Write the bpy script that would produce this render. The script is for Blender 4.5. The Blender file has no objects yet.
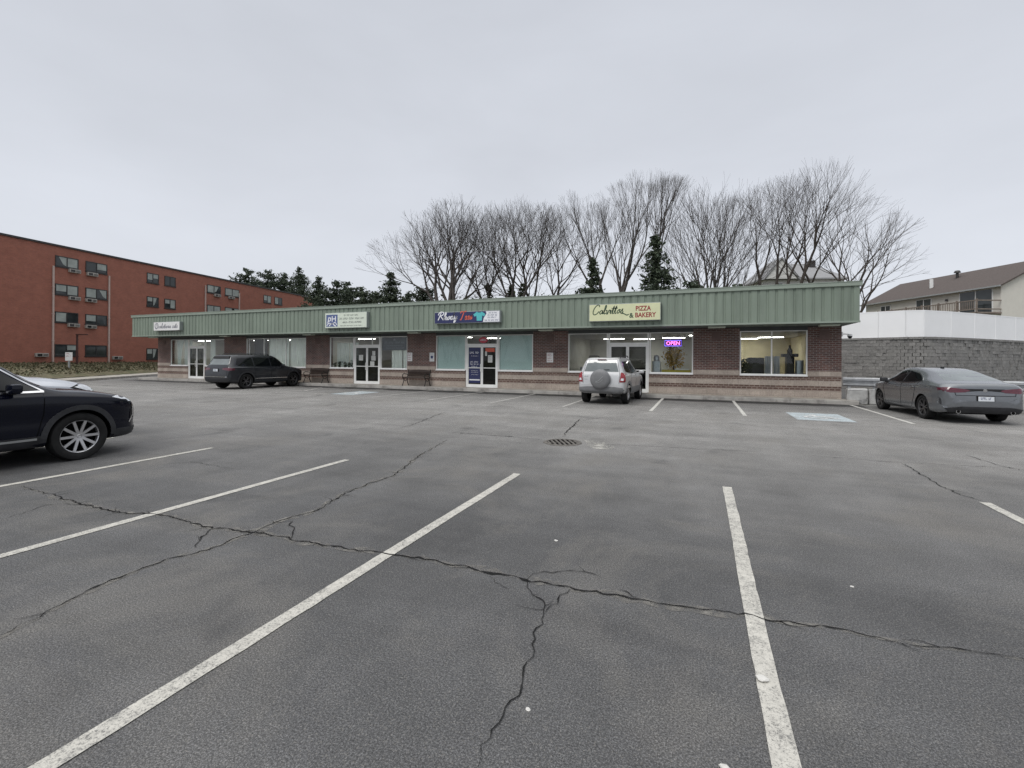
import bpy, bmesh, math, random
from mathutils import Vector, Matrix
from mathutils.bvhtree import BVHTree
PI = math.pi
rad = math.radians
scene = bpy.context.scene
COL = scene.collection
random.seed(7)

# ------------------------------------------------------------------ helpers
def lerp(a, b, t): return a + (b - a) * t

def tag(o, label=None, cat=None, group=None, kind=None):
    if label: o['label'] = label
    if cat: o['category'] = cat
    if group: o['group'] = group
    if kind: o['kind'] = kind
    return o

def root(name, label, cat, loc=(0, 0, 0), rz=0.0, group=None):
    o = bpy.data.objects.new(name, None)
    o.empty_display_size = 0.3
    COL.objects.link(o)
    o.location = loc
    o.rotation_euler = (0, 0, rz)
    return tag(o, label, cat, group)

def inv_of(parent):
    m = Matrix.Identity(4)
    p = parent
    while p is not None:
        m = Matrix.LocRotScale(Vector(p.location), p.rotation_euler, Vector(p.scale)) @ m
        p = p.parent
    return m.inverted()

def link(name, me, parent=None):
    o = bpy.data.objects.new(name, me)
    COL.objects.link(o)
    if parent is not None: o.parent = parent
    return o

def kids(o): return [c for c in bpy.data.objects if c.parent == o]

def copy_tree(o, parent=None):
    c = o.copy()
    COL.objects.link(c)
    c.parent = parent
    for ch in kids(o): copy_tree(ch, c)
    return c

class MB:
    """collects simple shapes; build() links them as ONE mesh object"""
    def __init__(s): s.v = []; s.f = []; s.m = []; s.k = 0
    def mat(s, k): s.k = k; return s
    def add(s, vs, fs):
        n = len(s.v); s.v += [tuple(p) for p in vs]
        for f in fs: s.f.append(tuple(i + n for i in f)); s.m.append(s.k)
        return s
    def box(s, x0, x1, y0, y1, z0, z1):
        v = [(x0, y0, z0), (x1, y0, z0), (x1, y1, z0), (x0, y1, z0), (x0, y0, z1), (x1, y0, z1), (x1, y1, z1), (x0, y1, z1)]
        return s.add(v, [(3, 2, 1, 0), (4, 5, 6, 7), (0, 1, 5, 4), (1, 2, 6, 5), (2, 3, 7, 6), (3, 0, 4, 7)])
    def obox(s, c, ax, ay, az):
        c = Vector(c); ax = Vector(ax); ay = Vector(ay); az = Vector(az)
        v = [c + ax * i + ay * j + az * k for k in (-1, 1) for (i, j) in ((-1, -1), (1, -1), (1, 1), (-1, 1))]
        return s.add(v, [(3, 2, 1, 0), (4, 5, 6, 7), (0, 1, 5, 4), (1, 2, 6, 5), (2, 3, 7, 6), (3, 0, 4, 7)])
    def rbox(s, x0, x1, y0, y1, z0, z1, b=0.02):
        bm = bmesh.new(); bmesh.ops.create_cube(bm, size=1)
        for p in bm.verts:
            p.co = Vector((lerp(x0, x1, p.co.x + .5), lerp(y0, y1, p.co.y + .5), lerp(z0, z1, p.co.z + .5)))
        bmesh.ops.bevel(bm, geom=bm.edges[:], offset=b, segments=2, profile=.5, affect='EDGES')
        bm.verts.index_update()
        s.add([p.co for p in bm.verts], [[q.index for q in f.verts] for f in bm.faces]); bm.free()
        return s
    def quad(s, a, b, c, d): return s.add([a, b, c, d], [(0, 1, 2, 3)])
    def tube(s, pts, rs, n=8, cap=True):
        pts = [Vector(p) for p in pts]
        if not hasattr(rs, '__len__'): rs = [rs] * len(pts)
        base = len(s.v); u = None
        for i, p in enumerate(pts):
            t = (pts[min(i + 1, len(pts) - 1)] - pts[max(i - 1, 0)]).normalized()
            if u is None:
                u = t.orthogonal().normalized()
            else:
                u = u - t * u.dot(t)
                u = u.normalized() if u.length > 1e-6 else t.orthogonal().normalized()
            w = t.cross(u)
            for k in range(n):
                a = 2 * PI * k / n
                q = p + (u * math.cos(a) + w * math.sin(a)) * rs[i]
                s.v.append((q.x, q.y, q.z))
        for i in range(len(pts) - 1):
            for k in range(n):
                a = base + i * n + k; b = base + i * n + (k + 1) % n
                s.f.append((a, b, b + n, a + n)); s.m.append(s.k)
        if cap:
            s.f.append(tuple(base + k for k in range(n))[::-1]); s.m.append(s.k)
            e = base + (len(pts) - 1) * n
            s.f.append(tuple(e + k for k in range(n))); s.m.append(s.k)
        return s
    def lathe(s, prof, axis='Z', n=24, c=(0, 0, 0)):
        base = len(s.v)
        for (r, h) in prof:
            for k in range(n):
                a = 2 * PI * k / n; x, y = r * math.cos(a), r * math.sin(a)
                p = (x, y, h) if axis == 'Z' else ((h, x, y) if axis == 'X' else (x, h, y))
                s.v.append((p[0] + c[0], p[1] + c[1], p[2] + c[2]))
        for i in range(len(prof) - 1):
            for k in range(n):
                a = base + i * n + k; b = base + i * n + (k + 1) % n
                s.f.append((a, b, b + n, a + n)); s.m.append(s.k)
        return s
    def prism(s, pts, y0, y1):
        """polygon in (x,z), extruded along y"""
        n = len(pts)
        v = [(x, y0, z) for x, z in pts] + [(x, y1, z) for x, z in pts]
        return s.add(v, [tuple(range(n)), tuple(range(2 * n - 1, n - 1, -1))] + [(i, (i + 1) % n, n + (i + 1) % n, n + i) for i in range(n)])
    def build(s, name, mats, parent=None, smooth=False, world=False, fix=True):
        me = bpy.data.meshes.new(name)
        vs = s.v
        if world and parent is not None:
            M = inv_of(parent); vs = [M @ Vector(p) for p in vs]
        me.from_pydata(vs, [], s.f)
        if not isinstance(mats, (list, tuple)): mats = [mats]
        for m in mats: me.materials.append(m)
        if any(s.m): me.polygons.foreach_set('material_index', s.m)
        if fix and len(s.f) < 60000:
            bm = bmesh.new(); bm.from_mesh(me); bmesh.ops.recalc_face_normals(bm, faces=bm.faces[:]); bm.to_mesh(me); bm.free()
        if smooth:
            me.polygons.foreach_set('use_smooth', [True] * len(me.polygons))
            if smooth != 'all':
                try: me.set_sharp_from_angle(angle=rad(40))
                except Exception: pass
        me.update()
        return link(name, me, parent)

# ------------------------------------------------------------------ camera
F, CYP = 466.0, 359.0            # the camera looks level; the picture was shifted, so verticals stay upright
EYE = Vector((.03, -.09, 1.6))
_ps = math.atan2(188, F)
RW = Matrix(((math.cos(_ps), 0, math.sin(_ps)), (math.sin(_ps), 0, -math.cos(_ps)), (0, 1, 0))) @ Matrix.Rotation(.00595, 3, 'Z')
def ray(px, py): return RW @ Vector((px - 512, CYP - py, -F))
def gnd(px, py, z=0.0):
    d = ray(px, py); t = (z - EYE.z) / d.z
    return Vector((EYE.x + d.x * t, EYE.y + d.y * t, z))
def at(px, zc, py=CYP):
    return EYE + RW @ Vector(((px - 512) / F * zc, (CYP - py) / F * zc, -zc))
cam_d = bpy.data.cameras.new('camera'); cam = bpy.data.objects.new('camera', cam_d); COL.objects.link(cam)
cam.matrix_world = Matrix.Translation(EYE) @ RW.to_4x4()
cam_d.sensor_width = 36; cam_d.sensor_fit = 'HORIZONTAL'; cam_d.lens = F / 1024 * 36; cam_d.shift_y = (CYP - 384) / 1024
cam_d.clip_start = 0.05; cam_d.clip_end = 2000
scene.camera = cam

# ------------------------------------------------------------------ materials
def newmat(name):
    m = bpy.data.materials.new(name); m.use_nodes = True
    nt = m.node_tree
    return m, nt, nt.nodes['Principled BSDF']
def N(nt, typ, **kw):
    n = nt.nodes.new(typ)
    for k, v in kw.items():
        if hasattr(n, k): setattr(n, k, v)
        else: n.inputs[k.replace('_', ' ')].default_value = v
    return n
def rgb(c): return (c[0], c[1], c[2], 1)
def mixc(nt, fac, a, b, mode='MIX'):
    n = nt.nodes.new('ShaderNodeMix'); n.data_type = 'RGBA'; n.blend_type = mode
    for sock, val in ((n.inputs[0], fac), (n.inputs[6], a), (n.inputs[7], b)):
        if isinstance(val, bpy.types.NodeSocket): nt.links.new(val, sock)
        elif isinstance(val, (tuple, list)): sock.default_value = rgb(val)
        else: sock.default_value = val
    return n.outputs[2]
def mth(nt, op, a, b=None, c=None):
    n = nt.nodes.new('ShaderNodeMath'); n.operation = op
    for i, val in enumerate((a, b, c)):
        if val is None: continue
        if isinstance(val, bpy.types.NodeSocket): nt.links.new(val, n.inputs[i])
        else: n.inputs[i].default_value = val
    return n.outputs[0]
def noise(nt, vec, scale, detail=4, rough=.55, dist=0.0):
    n = nt.nodes.new('ShaderNodeTexNoise'); n.inputs['Scale'].default_value = scale; n.inputs['Detail'].default_value = detail
    n.inputs['Roughness'].default_value = rough; n.inputs['Distortion'].default_value = dist
    if vec is not None: nt.links.new(vec, n.inputs['Vector'])
    return n.outputs['Fac']
def ramp(nt, fac, stops):
    n = nt.nodes.new('ShaderNodeValToRGB'); el = n.color_ramp.elements
    el[0].position, el[0].color = stops[0][0], rgb(stops[0][1] if hasattr(stops[0][1], '__len__') else (stops[0][1],) * 3)
    el[1].position, el[1].color = stops[-1][0], rgb(stops[-1][1] if hasattr(stops[-1][1], '__len__') else (stops[-1][1],) * 3)
    for p, c in stops[1:-1]:
        e = el.new(p); e.color = rgb(c if hasattr(c, '__len__') else (c,) * 3)
    nt.links.new(fac, n.inputs[0]); return n.outputs[0]
def objco(nt):
    return nt.nodes.new('ShaderNodeTexCoord').outputs['Object']
def worldco(nt):
    return nt.nodes.new('ShaderNodeNewGeometry').outputs['Position']
def bump(nt, p, h, strength=.3, dist=.02):
    b = nt.nodes.new('ShaderNodeBump'); b.inputs['Strength'].default_value = strength; b.inputs['Distance'].default_value = dist
    nt.links.new(h, b.inputs['Height']); nt.links.new(b.outputs[0], p.inputs['Normal'])

def pm(name, col, rough=.6, metal=0, var=.12, scale=6, coat=0, bmp=0, spec=.5, dirt=None):
    """painted / plain surface with a little procedural unevenness"""
    m, nt, p = newmat(name)
    co = objco(nt)
    f = noise(nt, co, scale, 5, .6)
    a = tuple(max(0, c * (1 - var)) for c in col); b = tuple(c * (1 + var) for c in col)
    c = mixc(nt, ramp(nt, f, [(.3, 0.0), (.7, 1.0)]), a, b)
    if dirt:
        g = noise(nt, co, dirt[1], 6, .65)
        c = mixc(nt, ramp(nt, g, [(dirt[2], 0.0), (dirt[2] + .18, 1.0)]), c, dirt[0])
    nt.links.new(c, p.inputs['Base Color'])
    p.inputs['Roughness'].default_value = rough; p.inputs['Metallic'].default_value = metal
    p.inputs['Specular IOR Level'].default_value = spec
    if coat: p.inputs['Coat Weight'].default_value = coat; p.inputs['Coat Roughness'].default_value = .04
    if bmp: bump(nt, p, f, bmp, .02)
    return m

def fabric(name, col, rough=.9, var=.1, scale=3, through=.45):
    m, nt, p = newmat(name); f = noise(nt, objco(nt), scale, 4)
    c = mixc(nt, f, tuple(k * (1 - var) for k in col), tuple(k * (1 + var) for k in col))
    nt.links.new(c, p.inputs['Base Color']); p.inputs['Roughness'].default_value = rough
    t = nt.nodes.new('ShaderNodeBsdfTranslucent'); nt.links.new(c, t.inputs[0])
    mx = nt.nodes.new('ShaderNodeMixShader'); mx.inputs[0].default_value = through
    nt.links.new(p.outputs[0], mx.inputs[1]); nt.links.new(t.outputs[0], mx.inputs[2]); nt.links.new(mx.outputs[0], nt.nodes['Material Output'].inputs[0])
    return m

def emit(name, col, strength):
    m, nt, p = newmat(name)
    p.inputs['Base Color'].default_value = rgb(col)
    p.inputs['Emission Color'].default_value = rgb(col); p.inputs['Emission Strength'].default_value = strength
    f = noise(nt, objco(nt), 3, 2)
    nt.links.new(mixc(nt, f, col, tuple(c * .95 for c in col)), p.inputs['Emission Color'])
    return m

def glassmat(name, tint=(.75, .8, .8), refl=1.0, ior=1.5):
    m, nt, p = newmat(name)
    nt.nodes.remove(p)
    out = nt.nodes['Material Output']
    tr = nt.nodes.new('ShaderNodeBsdfTransparent'); tr.inputs[0].default_value = rgb(tint)
    gl = nt.nodes.new('ShaderNodeBsdfGlossy'); gl.inputs['Roughness'].default_value = .015
    nn = noise(nt, objco(nt), .9, 2)
    b = nt.nodes.new('ShaderNodeBump'); b.inputs['Strength'].default_value = .04; b.inputs['Distance'].default_value = .05
    nt.links.new(nn, b.inputs['Height']); nt.links.new(b.outputs[0], gl.inputs['Normal'])
    fr = nt.nodes.new('ShaderNodeFresnel'); fr.inputs[0].default_value = ior
    k = mth(nt, 'MULTIPLY', fr.outputs[0], refl); k = mth(nt, 'MINIMUM', k, 1.0)
    ge = nt.nodes.new('ShaderNodeNewGeometry'); k = mth(nt, 'MULTIPLY', k, mth(nt, 'SUBTRACT', 1.0, ge.outputs['Backfacing']))   # only the outer face mirrors
    mx = nt.nodes.new('ShaderNodeMixShader')
    nt.links.new(k, mx.inputs[0]); nt.links.new(tr.outputs[0], mx.inputs[1]); nt.links.new(gl.outputs[0], mx.inputs[2])
    nt.links.new(mx.outputs[0], out.inputs[0])
    return m

def boxuv(nt):
    """planar coords on upright walls: (x or y, z)"""
    tc = nt.nodes.new('ShaderNodeTexCoord')
    s = nt.nodes.new('ShaderNodeSeparateXYZ'); nt.links.new(tc.outputs['Object'], s.inputs[0])
    n = nt.nodes.new('ShaderNodeSeparateXYZ'); nt.links.new(tc.outputs['Normal'], n.inputs[0])
    ax = mth(nt, 'GREATER_THAN', mth(nt, 'ABSOLUTE', n.outputs[0]), .7)
    u = nt.nodes.new('ShaderNodeMix'); u.data_type = 'FLOAT'
    nt.links.new(ax, u.inputs[0]); nt.links.new(s.outputs[0], u.inputs[2]); nt.links.new(s.outputs[1], u.inputs[3])
    c = nt.nodes.new('ShaderNodeCombineXYZ'); nt.links.new(u.outputs[0], c.inputs[0]); nt.links.new(s.outputs[2], c.inputs[1])
    return c.outputs[0], tc.outputs['Object']

def brickmat(name, c1, c2, mortar, bw=.21, bh=.072, ms=.010, rough=.85, var=.35, bstr=.4, off=.5):
    m, nt, p = newmat(name)
    uv, ob = boxuv(nt)
    b = nt.nodes.new('ShaderNodeTexBrick'); nt.links.new(uv, b.inputs['Vector'])
    b.inputs['Scale'].default_value = 1; b.inputs['Brick Width'].default_value = bw; b.inputs['Row Height'].default_value = bh
    b.inputs['Mortar Size'].default_value = ms; b.inputs['Mortar Smooth'].default_value = .2; b.inputs['Bias'].default_value = 0
    b.offset = off
    b.inputs['Color1'].default_value = rgb(c1); b.inputs['Color2'].default_value = rgb(c2); b.inputs['Mortar'].default_value = rgb(mortar)
    f = noise(nt, ob, 1.3, 6, .65)
    k = ramp(nt, f, [(.25, 1 - var), (.75, 1 + var)])
    c = mixc(nt, 1.0, b.outputs['Color'], k, 'MULTIPLY')
    g = noise(nt, ob, 22, 3, .6)
    c = mixc(nt, 1.0, c, ramp(nt, g, [(.2, .75), (.8, 1.25)]), 'MULTIPLY')
    nt.links.new(c, p.inputs['Base Color']); p.inputs['Roughness'].default_value = rough
    bump(nt, p, b.outputs['Fac'], -bstr, .01)
    return m

def asphaltmat():
    m, nt, p = newmat('asphalt')
    co = worldco(nt)
    sx = nt.nodes.new('ShaderNodeSeparateXYZ'); nt.links.new(co, sx.inputs[0])
    big = noise(nt, co, .22, 5, .6, .6)
    mid = noise(nt, co, 1.7, 9, .76, .2)
    fine = noise(nt, co, 105, 3, .8); grain = noise(nt, co, 48, 4, .8)
    mp = nt.nodes.new('ShaderNodeMapping'); mp.inputs['Scale'].default_value = (.12, 1.1, 1); nt.links.new(co, mp.inputs[0])
    streak = noise(nt, mp.outputs[0], 1.4, 6, .65, .25)
    mp2 = nt.nodes.new('ShaderNodeMapping'); mp2.inputs['Scale'].default_value = (1.2, .25, 1); nt.links.new(co, mp2.inputs[0])
    tyre = noise(nt, mp2.outputs[0], 1.0, 4, .6, .2)
    # the drive aisle is worn paler than the stalls
    wob = mth(nt, 'MULTIPLY', mth(nt, 'SUBTRACT', big, .5), 4.5)
    yy = mth(nt, 'ADD', sx.outputs[1], wob)
    lane = ramp(nt, mth(nt, 'DIVIDE', yy, 25.0), [(.15, 0.0), (.25, .30), (.38, .8), (.60, 1.0), (.82, .4)])
    base = mixc(nt, lane, (.080, .080, .081), (.205, .200, .191))
    base = mixc(nt, 1.0, base, ramp(nt, big, [(.32, .84), (.68, 1.13)]), 'MULTIPLY')
    base = mixc(nt, 1.0, base, ramp(nt, mid, [(.3, .80), (.5, .99), (.7, 1.18)]), 'MULTIPLY')
    base = mixc(nt, 1.0, base, ramp(nt, grain, [(.33, .84), (.5, .99), (.68, 1.18)]), 'MULTIPLY')
    base = mixc(nt, 1.0, base, ramp(nt, streak, [(.3, .84), (.7, 1.14)]), 'MULTIPLY')
    base = mixc(nt, 1.0, base, ramp(nt, tyre, [(.3, .88), (.7, 1.09)]), 'MULTIPLY')
    # brownish dust patches and dark oil drips
    dust = noise(nt, co, .55, 6, .7, .8)
    base = mixc(nt, ramp(nt, dust, [(.49, 0.0), (.68, .45)]), base, (.155, .146, .132))
    oil = noise(nt, co, .9, 3, .5, .4)
    base = mixc(nt, ramp(nt, oil, [(.62, 0.0), (.76, .5)]), base, (.034, .034, .035))
    base = mixc(nt, 1.0, base, ramp(nt, fine, [(.34, .45), (.5, .92), (.66, 1.9)]), 'MULTIPLY')
    vo = nt.nodes.new('ShaderNodeTexVoronoi'); vo.inputs['Scale'].default_value = 120; nt.links.new(co, vo.inputs['Vector'])
    chip = nt.nodes.new('ShaderNodeSeparateColor'); nt.links.new(vo.outputs['Color'], chip.inputs[0])
    spk = mth(nt, 'MULTIPLY', mth(nt, 'GREATER_THAN', chip.outputs[0], .72), mth(nt, 'LESS_THAN', vo.outputs['Distance'], .46))
    base = mixc(nt, mth(nt, 'MULTIPLY', spk, mth(nt, 'MULTIPLY', chip.outputs[1], .38)), base, (.25, .235, .21))
    base = mixc(nt, 1.0, base, ramp(nt, noise(nt, co, 210, 2, .7), [(.3, .72), (.7, 1.32)]), 'MULTIPLY')
    nt.links.new(base, p.inputs['Base Color'])
    nt.links.new(ramp(nt, mid, [(.3, .74), (.7, .92)]), p.inputs['Roughness'])
    p.inputs['Specular IOR Level'].default_value = .35
    h = mth(nt, 'ADD', fine, mth(nt, 'MULTIPLY', mid, .4))
    bump(nt, p, h, .3, .006)
    return m

def paintmat(name, col, wear=.5, under=(.1, .1, .1)):
    m, nt, p = newmat(name)
    co = worldco(nt)
    a = noise(nt, co, 85, 5, .8); b = noise(nt, co, 2.2, 5, .65); c = noise(nt, co, 14, 4, .7)
    k = mth(nt, 'ADD', mth(nt, 'MULTIPLY', a, .85), mth(nt, 'ADD', mth(nt, 'MULTIPLY', b, .25), mth(nt, 'MULTIPLY', c, .2)))
    fac = ramp(nt, k, [(wear, 0.0), (wear + .12, 1.0)])
    shade = mixc(nt, 1.0, col, ramp(nt, c, [(.3, .82), (.7, 1.1)]), 'MULTIPLY')
    nt.links.new(mixc(nt, fac, under, shade), p.inputs['Base Color']); p.inputs['Roughness'].default_value = .75
    bump(nt, p, a, .3, .006)
    return m

def islandmat(name, cols, rough=.9, nscale=8, bmp=.6):
    m, nt, p = newmat(name)
    g = nt.nodes.new('ShaderNodeNewGeometry')
    r = ramp(nt, g.outputs['Random Per Island'], [(i / (len(cols) - 1), c) for i, c in enumerate(cols)])
    f = noise(nt, worldco(nt), nscale, 6, .7)
    c = mixc(nt, 1.0, r, ramp(nt, f, [(.25, .6), (.75, 1.4)]), 'MULTIPLY')
    nt.links.new(c, p.inputs['Base Color']); p.inputs['Roughness'].default_value = rough
    if bmp: bump(nt, p, f, bmp, .03)
    return m

M = {}
M['asphalt'] = asphaltmat()
M['line'] = paintmat('white_line_paint', (.48, .465, .42), .535, (.13, .128, .122))
M['line_far'] = paintmat('faded_line_paint', (.56, .55, .51), .52, (.15, .145, .137))
M['line_faint'] = paintmat('very_faded_line_paint', (.45, .44, .415), .56, (.19, .183, .17))
M['ada_blue'] = paintmat('faded_blue_paint', (.43, .50, .53), .56, (.21, .20, .19))
M['ada_white'] = paintmat('symbol_white_paint', (.70, .70, .68), .54, (.25, .26, .27))
M['crack'] = pm('open_crack', (.018, .018, .018), .95, var=.4, scale=20, spec=.1)
def patchy(name, col, lo, hi, scale):
    m, nt, p = newmat(name); co = worldco(nt); f = noise(nt, co, scale, 6, .7, .4)
    p.inputs['Roughness'].default_value = .95
    nt.links.new(mixc(nt, noise(nt, co, 60, 2), tuple(c * .8 for c in col), tuple(c * 1.2 for c in col)), p.inputs['Base Color'])
    tr = nt.nodes.new('ShaderNodeBsdfTransparent'); mx = nt.nodes.new('ShaderNodeMixShader'); nt.links.new(ramp(nt, f, [(lo, 0.0), (hi, 1.0)]), mx.inputs[0])
    nt.links.new(tr.outputs[0], mx.inputs[1]); nt.links.new(p.outputs[0], mx.inputs[2]); nt.links.new(mx.outputs[0], nt.nodes['Material Output'].inputs[0])
    return m
M['crackdust'] = patchy('crack_edge', (.18, .172, .157), .42, .66, 7)
M['concrete'] = pm('sidewalk_concrete', (.33, .31, .275), .85, var=.16, scale=2.5, bmp=.2, dirt=((.18, .17, .155), 1.3, .52))
M['kerbconc'] = pm('kerb_concrete', (.37, .355, .33), .85, var=.2, scale=2, bmp=.2, dirt=((.2, .19, .175), 2.2, .5))
M['blockconc'] = pm('block_concrete', (.43, .43, .42), .9, var=.25, scale=3.2, bmp=.5, dirt=((.10, .10, .10), 3.1, .50))
M['patch'] = patchy('pale_patch', (.36, .35, .32), .40, .62, 5)
M['iron'] = pm('cast_iron', (.03, .028, .026), .6, .3, var=.3, scale=14)
M['grate'] = pm('rusty_iron', (.13, .12, .108), .7, .4, var=.4, scale=14)
M['brick'] = brickmat('dark_red_brick', (.15, .070, .058), (.092, .053, .047), (.25, .22, .20))
M['brownbrick'] = brickmat('brown_band_brick', (.10, .058, .047), (.13, .08, .065), (.24, .19, .16), bw=.19, bh=.089, ms=.018, var=.3)
M['tanblock'] = brickmat('tan_band_block', (.36, .305, .26), (.42, .36, .31), (.27, .235, .205), bw=.4, bh=.2, ms=.006, var=.22, bstr=.2)
M['aptbrick'] = brickmat('orange_red_brick', (.315, .112, .073), (.265, .092, .062), (.27, .142, .112), bw=.22, bh=.075, ms=.008, var=.16)
def streaked(name, col, rough=.5):
    m, nt, p = newmat(name); co = objco(nt)
    mp = nt.nodes.new('ShaderNodeMapping'); mp.inputs['Scale'].default_value = (2.6, 2.6, .22); nt.links.new(co, mp.inputs[0])
    a = noise(nt, mp.outputs[0], 1.5, 6, .7); b = noise(nt, co, .55, 3, .5); d = noise(nt, co, 5, 6, .7)
    c = mixc(nt, 1.0, col, ramp(nt, a, [(.3, .82), (.5, 1.0), (.7, 1.12)]), 'MULTIPLY'); c = mixc(nt, 1.0, c, ramp(nt, b, [(.35, .93), (.65, 1.06)]), 'MULTIPLY')
    c = mixc(nt, ramp(nt, d, [(.58, 0.0), (.8, .35)]), c, (.33, .35, .32))
    nt.links.new(c, p.inputs['Base Color']); nt.links.new(ramp(nt, d, [(.3, rough - .1), (.7, rough + .15)]), p.inputs['Roughness']); p.inputs['Specular IOR Level'].default_value = .4
    bump(nt, p, b, .15, .05); return m
M['green'] = streaked('sage_green_metal', (.20, .243, .197))
M['vent'] = pm('painted_vent_cover', (.13, .085, .075), .7, var=.15)
M['greencap'] = pm('pale_green_flashing', (.26, .305, .258), .5, .0, var=.07, scale=1.1, spec=.4)
M['soffit'] = pm('soffit_metal', (.17, .20, .175), .6, var=.15, scale=1.2)
M['header'] = pm('dark_header', (.055, .06, .06), .5, var=.15, scale=2)
M['alum'] = pm('white_aluminium', (.84, .84, .82), .45, var=.06, scale=3)
M['alumgrey'] = pm('grey_aluminium', (.32, .33, .33), .4, .3, var=.08, scale=3)
M['glass'] = glassmat('shop_glass', (.92, .95, .945), 1.15, 1.52)
M['doorglass'] = glassmat('door_glass', (.36, .38, .38), .75, 1.5)
M['roofing'] = pm('flat_roofing', (.1, .1, .1), .9, var=.3)
M['ceiling'] = pm('interior_ceiling', (.55, .55, .53), .9, var=.05)
M['iwall'] = pm('interior_wall', (.55, .54, .5), .9, var=.1, scale=1)
M['iyellow'] = pm('interior_yellow_wall', (.55, .49, .33), .9, var=.12, scale=1)
M['ifloor'] = pm('interior_floor', (.16, .13, .11), .5, var=.2, scale=2)
M['lamp'] = emit('fluorescent_and_fill_light', (1, .97, .9), 18)
M['curtain'] = fabric('sheer_curtain', (.82, .87, .85), .9, var=.1, scale=3)
M['curtaingrey'] = fabric('grey_curtain', (.45, .46, .49), .9, var=.2, scale=3)
M['film'] = fabric('pale_aqua_film', (.66, .78, .77), .5, var=.06, scale=1.3)
M['panel'] = pm('dark_panel', (.035, .032, .033), .5, var=.25, scale=3)
M['white'] = pm('white_enamel', (.74, .74, .73), .4, var=.04, scale=4)
M['paper'] = pm('paper', (.72, .72, .69), .9, var=.04, scale=9)
M['navy'] = pm('navy_vinyl', (.022, .028, .10), .4, var=.1, scale=4)
M['navyink'] = pm('navy_ink', (.05, .07, .17), .6, var=.1)
M['greyink'] = pm('grey_ink', (.16, .18, .17), .6, var=.1)
M['lavink'] = pm('grey_violet_ink', (.24, .24, .28), .6, var=.1)
M['slateblue'] = pm('slate_blue_vinyl', (.09, .125, .27), .5, var=.2, scale=7)
M['whiteink'] = pm('white_ink', (.78, .79, .82), .5, var=.03)
M['orangered'] = pm('orange_red_ink', (.62, .12, .07), .5, var=.08)
M['teal'] = pm('teal_ink', (.09, .47, .50), .5, var=.08)
M['cream'] = pm('cream_sign_face', (.64, .66, .42), .5, var=.05, scale=3)
M['paleface'] = pm('pale_sign_face', (.64, .70, .60), .5, var=.04, scale=3)
M['darkgreenink'] = pm('dark_green_ink', (.035, .075, .04), .5, var=.1)
M['redink'] = pm('dark_red_ink', (.27, .025, .03), .5, var=.1)
M['signcase'] = pm('sign_cabinet_metal', (.28, .31, .30), .5, .2, var=.1)
M['signred'] = pm('oval_red_vinyl', (.55, .04, .07), .4, var=.1)
M['neonpink'] = emit('pink_neon', (1, .16, .62), 3.0)
M['neonviolet'] = emit('violet_neon', (.26, .16, 1.0), 1.6)
M['wood'] = pm('dark_bench_slat', (.045, .03, .024), .6, var=.35, scale=9)
M['bark'] = pm('grey_bark', (.088, .079, .073), .95, var=.35, scale=6, spec=.1)
M['bark2'] = pm('brown_grey_bark', (.08, .069, .062), .95, var=.35, scale=6, spec=.1)
M['needle'] = islandmat('dark_conifer_needles', [(.022, .034, .021), (.042, .060, .035), (.065, .082, .048)], .85, 3, 0)
M['leaf'] = islandmat('evergreen_leaves', [(.02, .03, .014), (.038, .05, .02), (.06, .07, .03)], .7, 3, 0)
M['ivy'] = islandmat('bank_leaves', [(.05, .055, .024), (.085, .075, .036), (.115, .092, .052)], .8, 3, 0)
M['bank'] = pm('bank_soil', (.105, .092, .052), .95, var=.35, scale=3, bmp=.5, dirt=((.06, .07, .028), .8, .48))
M['earth'] = pm('winter_grass', (.10, .10, .05), .95, var=.35, scale=1, bmp=.3)
M['splitblock'] = islandmat('split_face_block', [(.185, .182, .173), (.24, .235, .224), (.205, .2, .192), (.275, .268, .256), (.195, .19, .183)], .95, 17, .9)
M['vinyl'] = pm('white_vinyl', (.86, .865, .87), .4, var=.025, scale=1)
M['galv'] = pm('galvanised_steel', (.40, .41, .42), .45, .55, var=.2, scale=5)
M['darkframe'] = pm('dark_window_frame', (.025, .024, .024), .5, var=.2)
M['pane'] = pm('dark_window_pane', (.03, .036, .038), .06, var=.4, scale=.8)
M['blind'] = pm('pale_window_blind', (.30, .33, .31), .5, var=.2, scale=1.5)
M['drain'] = pm('pale_downspout', (.46, .36, .32), .5, var=.1)
M['ac'] = pm('air_conditioner_case', (.36, .34, .31), .6, var=.15)
M['siding'] = pm('beige_vinyl_siding', (.60, .58, .53), .7, var=.05, scale=2)
M['shingle'] = pm('brown_shingle', (.088, .072, .066), .95, var=.25, scale=9, bmp=.3)
M['greyshingle'] = pm('grey_shingle', (.26, .262, .268), .95, var=.25, scale=9)
M['housewhite'] = pm('white_clapboard', (.62, .62, .60), .7, var=.05, scale=2)
M['deck'] = pm('weathered_deck_wood', (.20, .165, .14), .85, var=.25, scale=6)
M['brownsteel'] = pm('dark_brown_steel', (.06, .022, .018), .6, var=.2)
M['rubber'] = pm('tyre_rubber', (.014, .014, .014), .8, var=.3, scale=14, spec=.25)
M['alloy'] = pm('alloy_rim', (.50, .50, .51), .3, .85, var=.1, scale=8)
M['alloydark'] = pm('dark_alloy_rim', (.14, .14, .145), .35, .8, var=.1, scale=8)
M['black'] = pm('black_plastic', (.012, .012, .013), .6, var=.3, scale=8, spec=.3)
M['wellblack'] = pm('wheel_well_black', (.006, .006, .006), .95, var=.3, spec=.05)
M['cladding'] = pm('dark_cladding', (.03, .031, .034), .6, var=.2, scale=8, spec=.3)
M['greyclad'] = pm('grey_plastic_cladding', (.16, .163, .168), .55, var=.12, scale=8)
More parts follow.
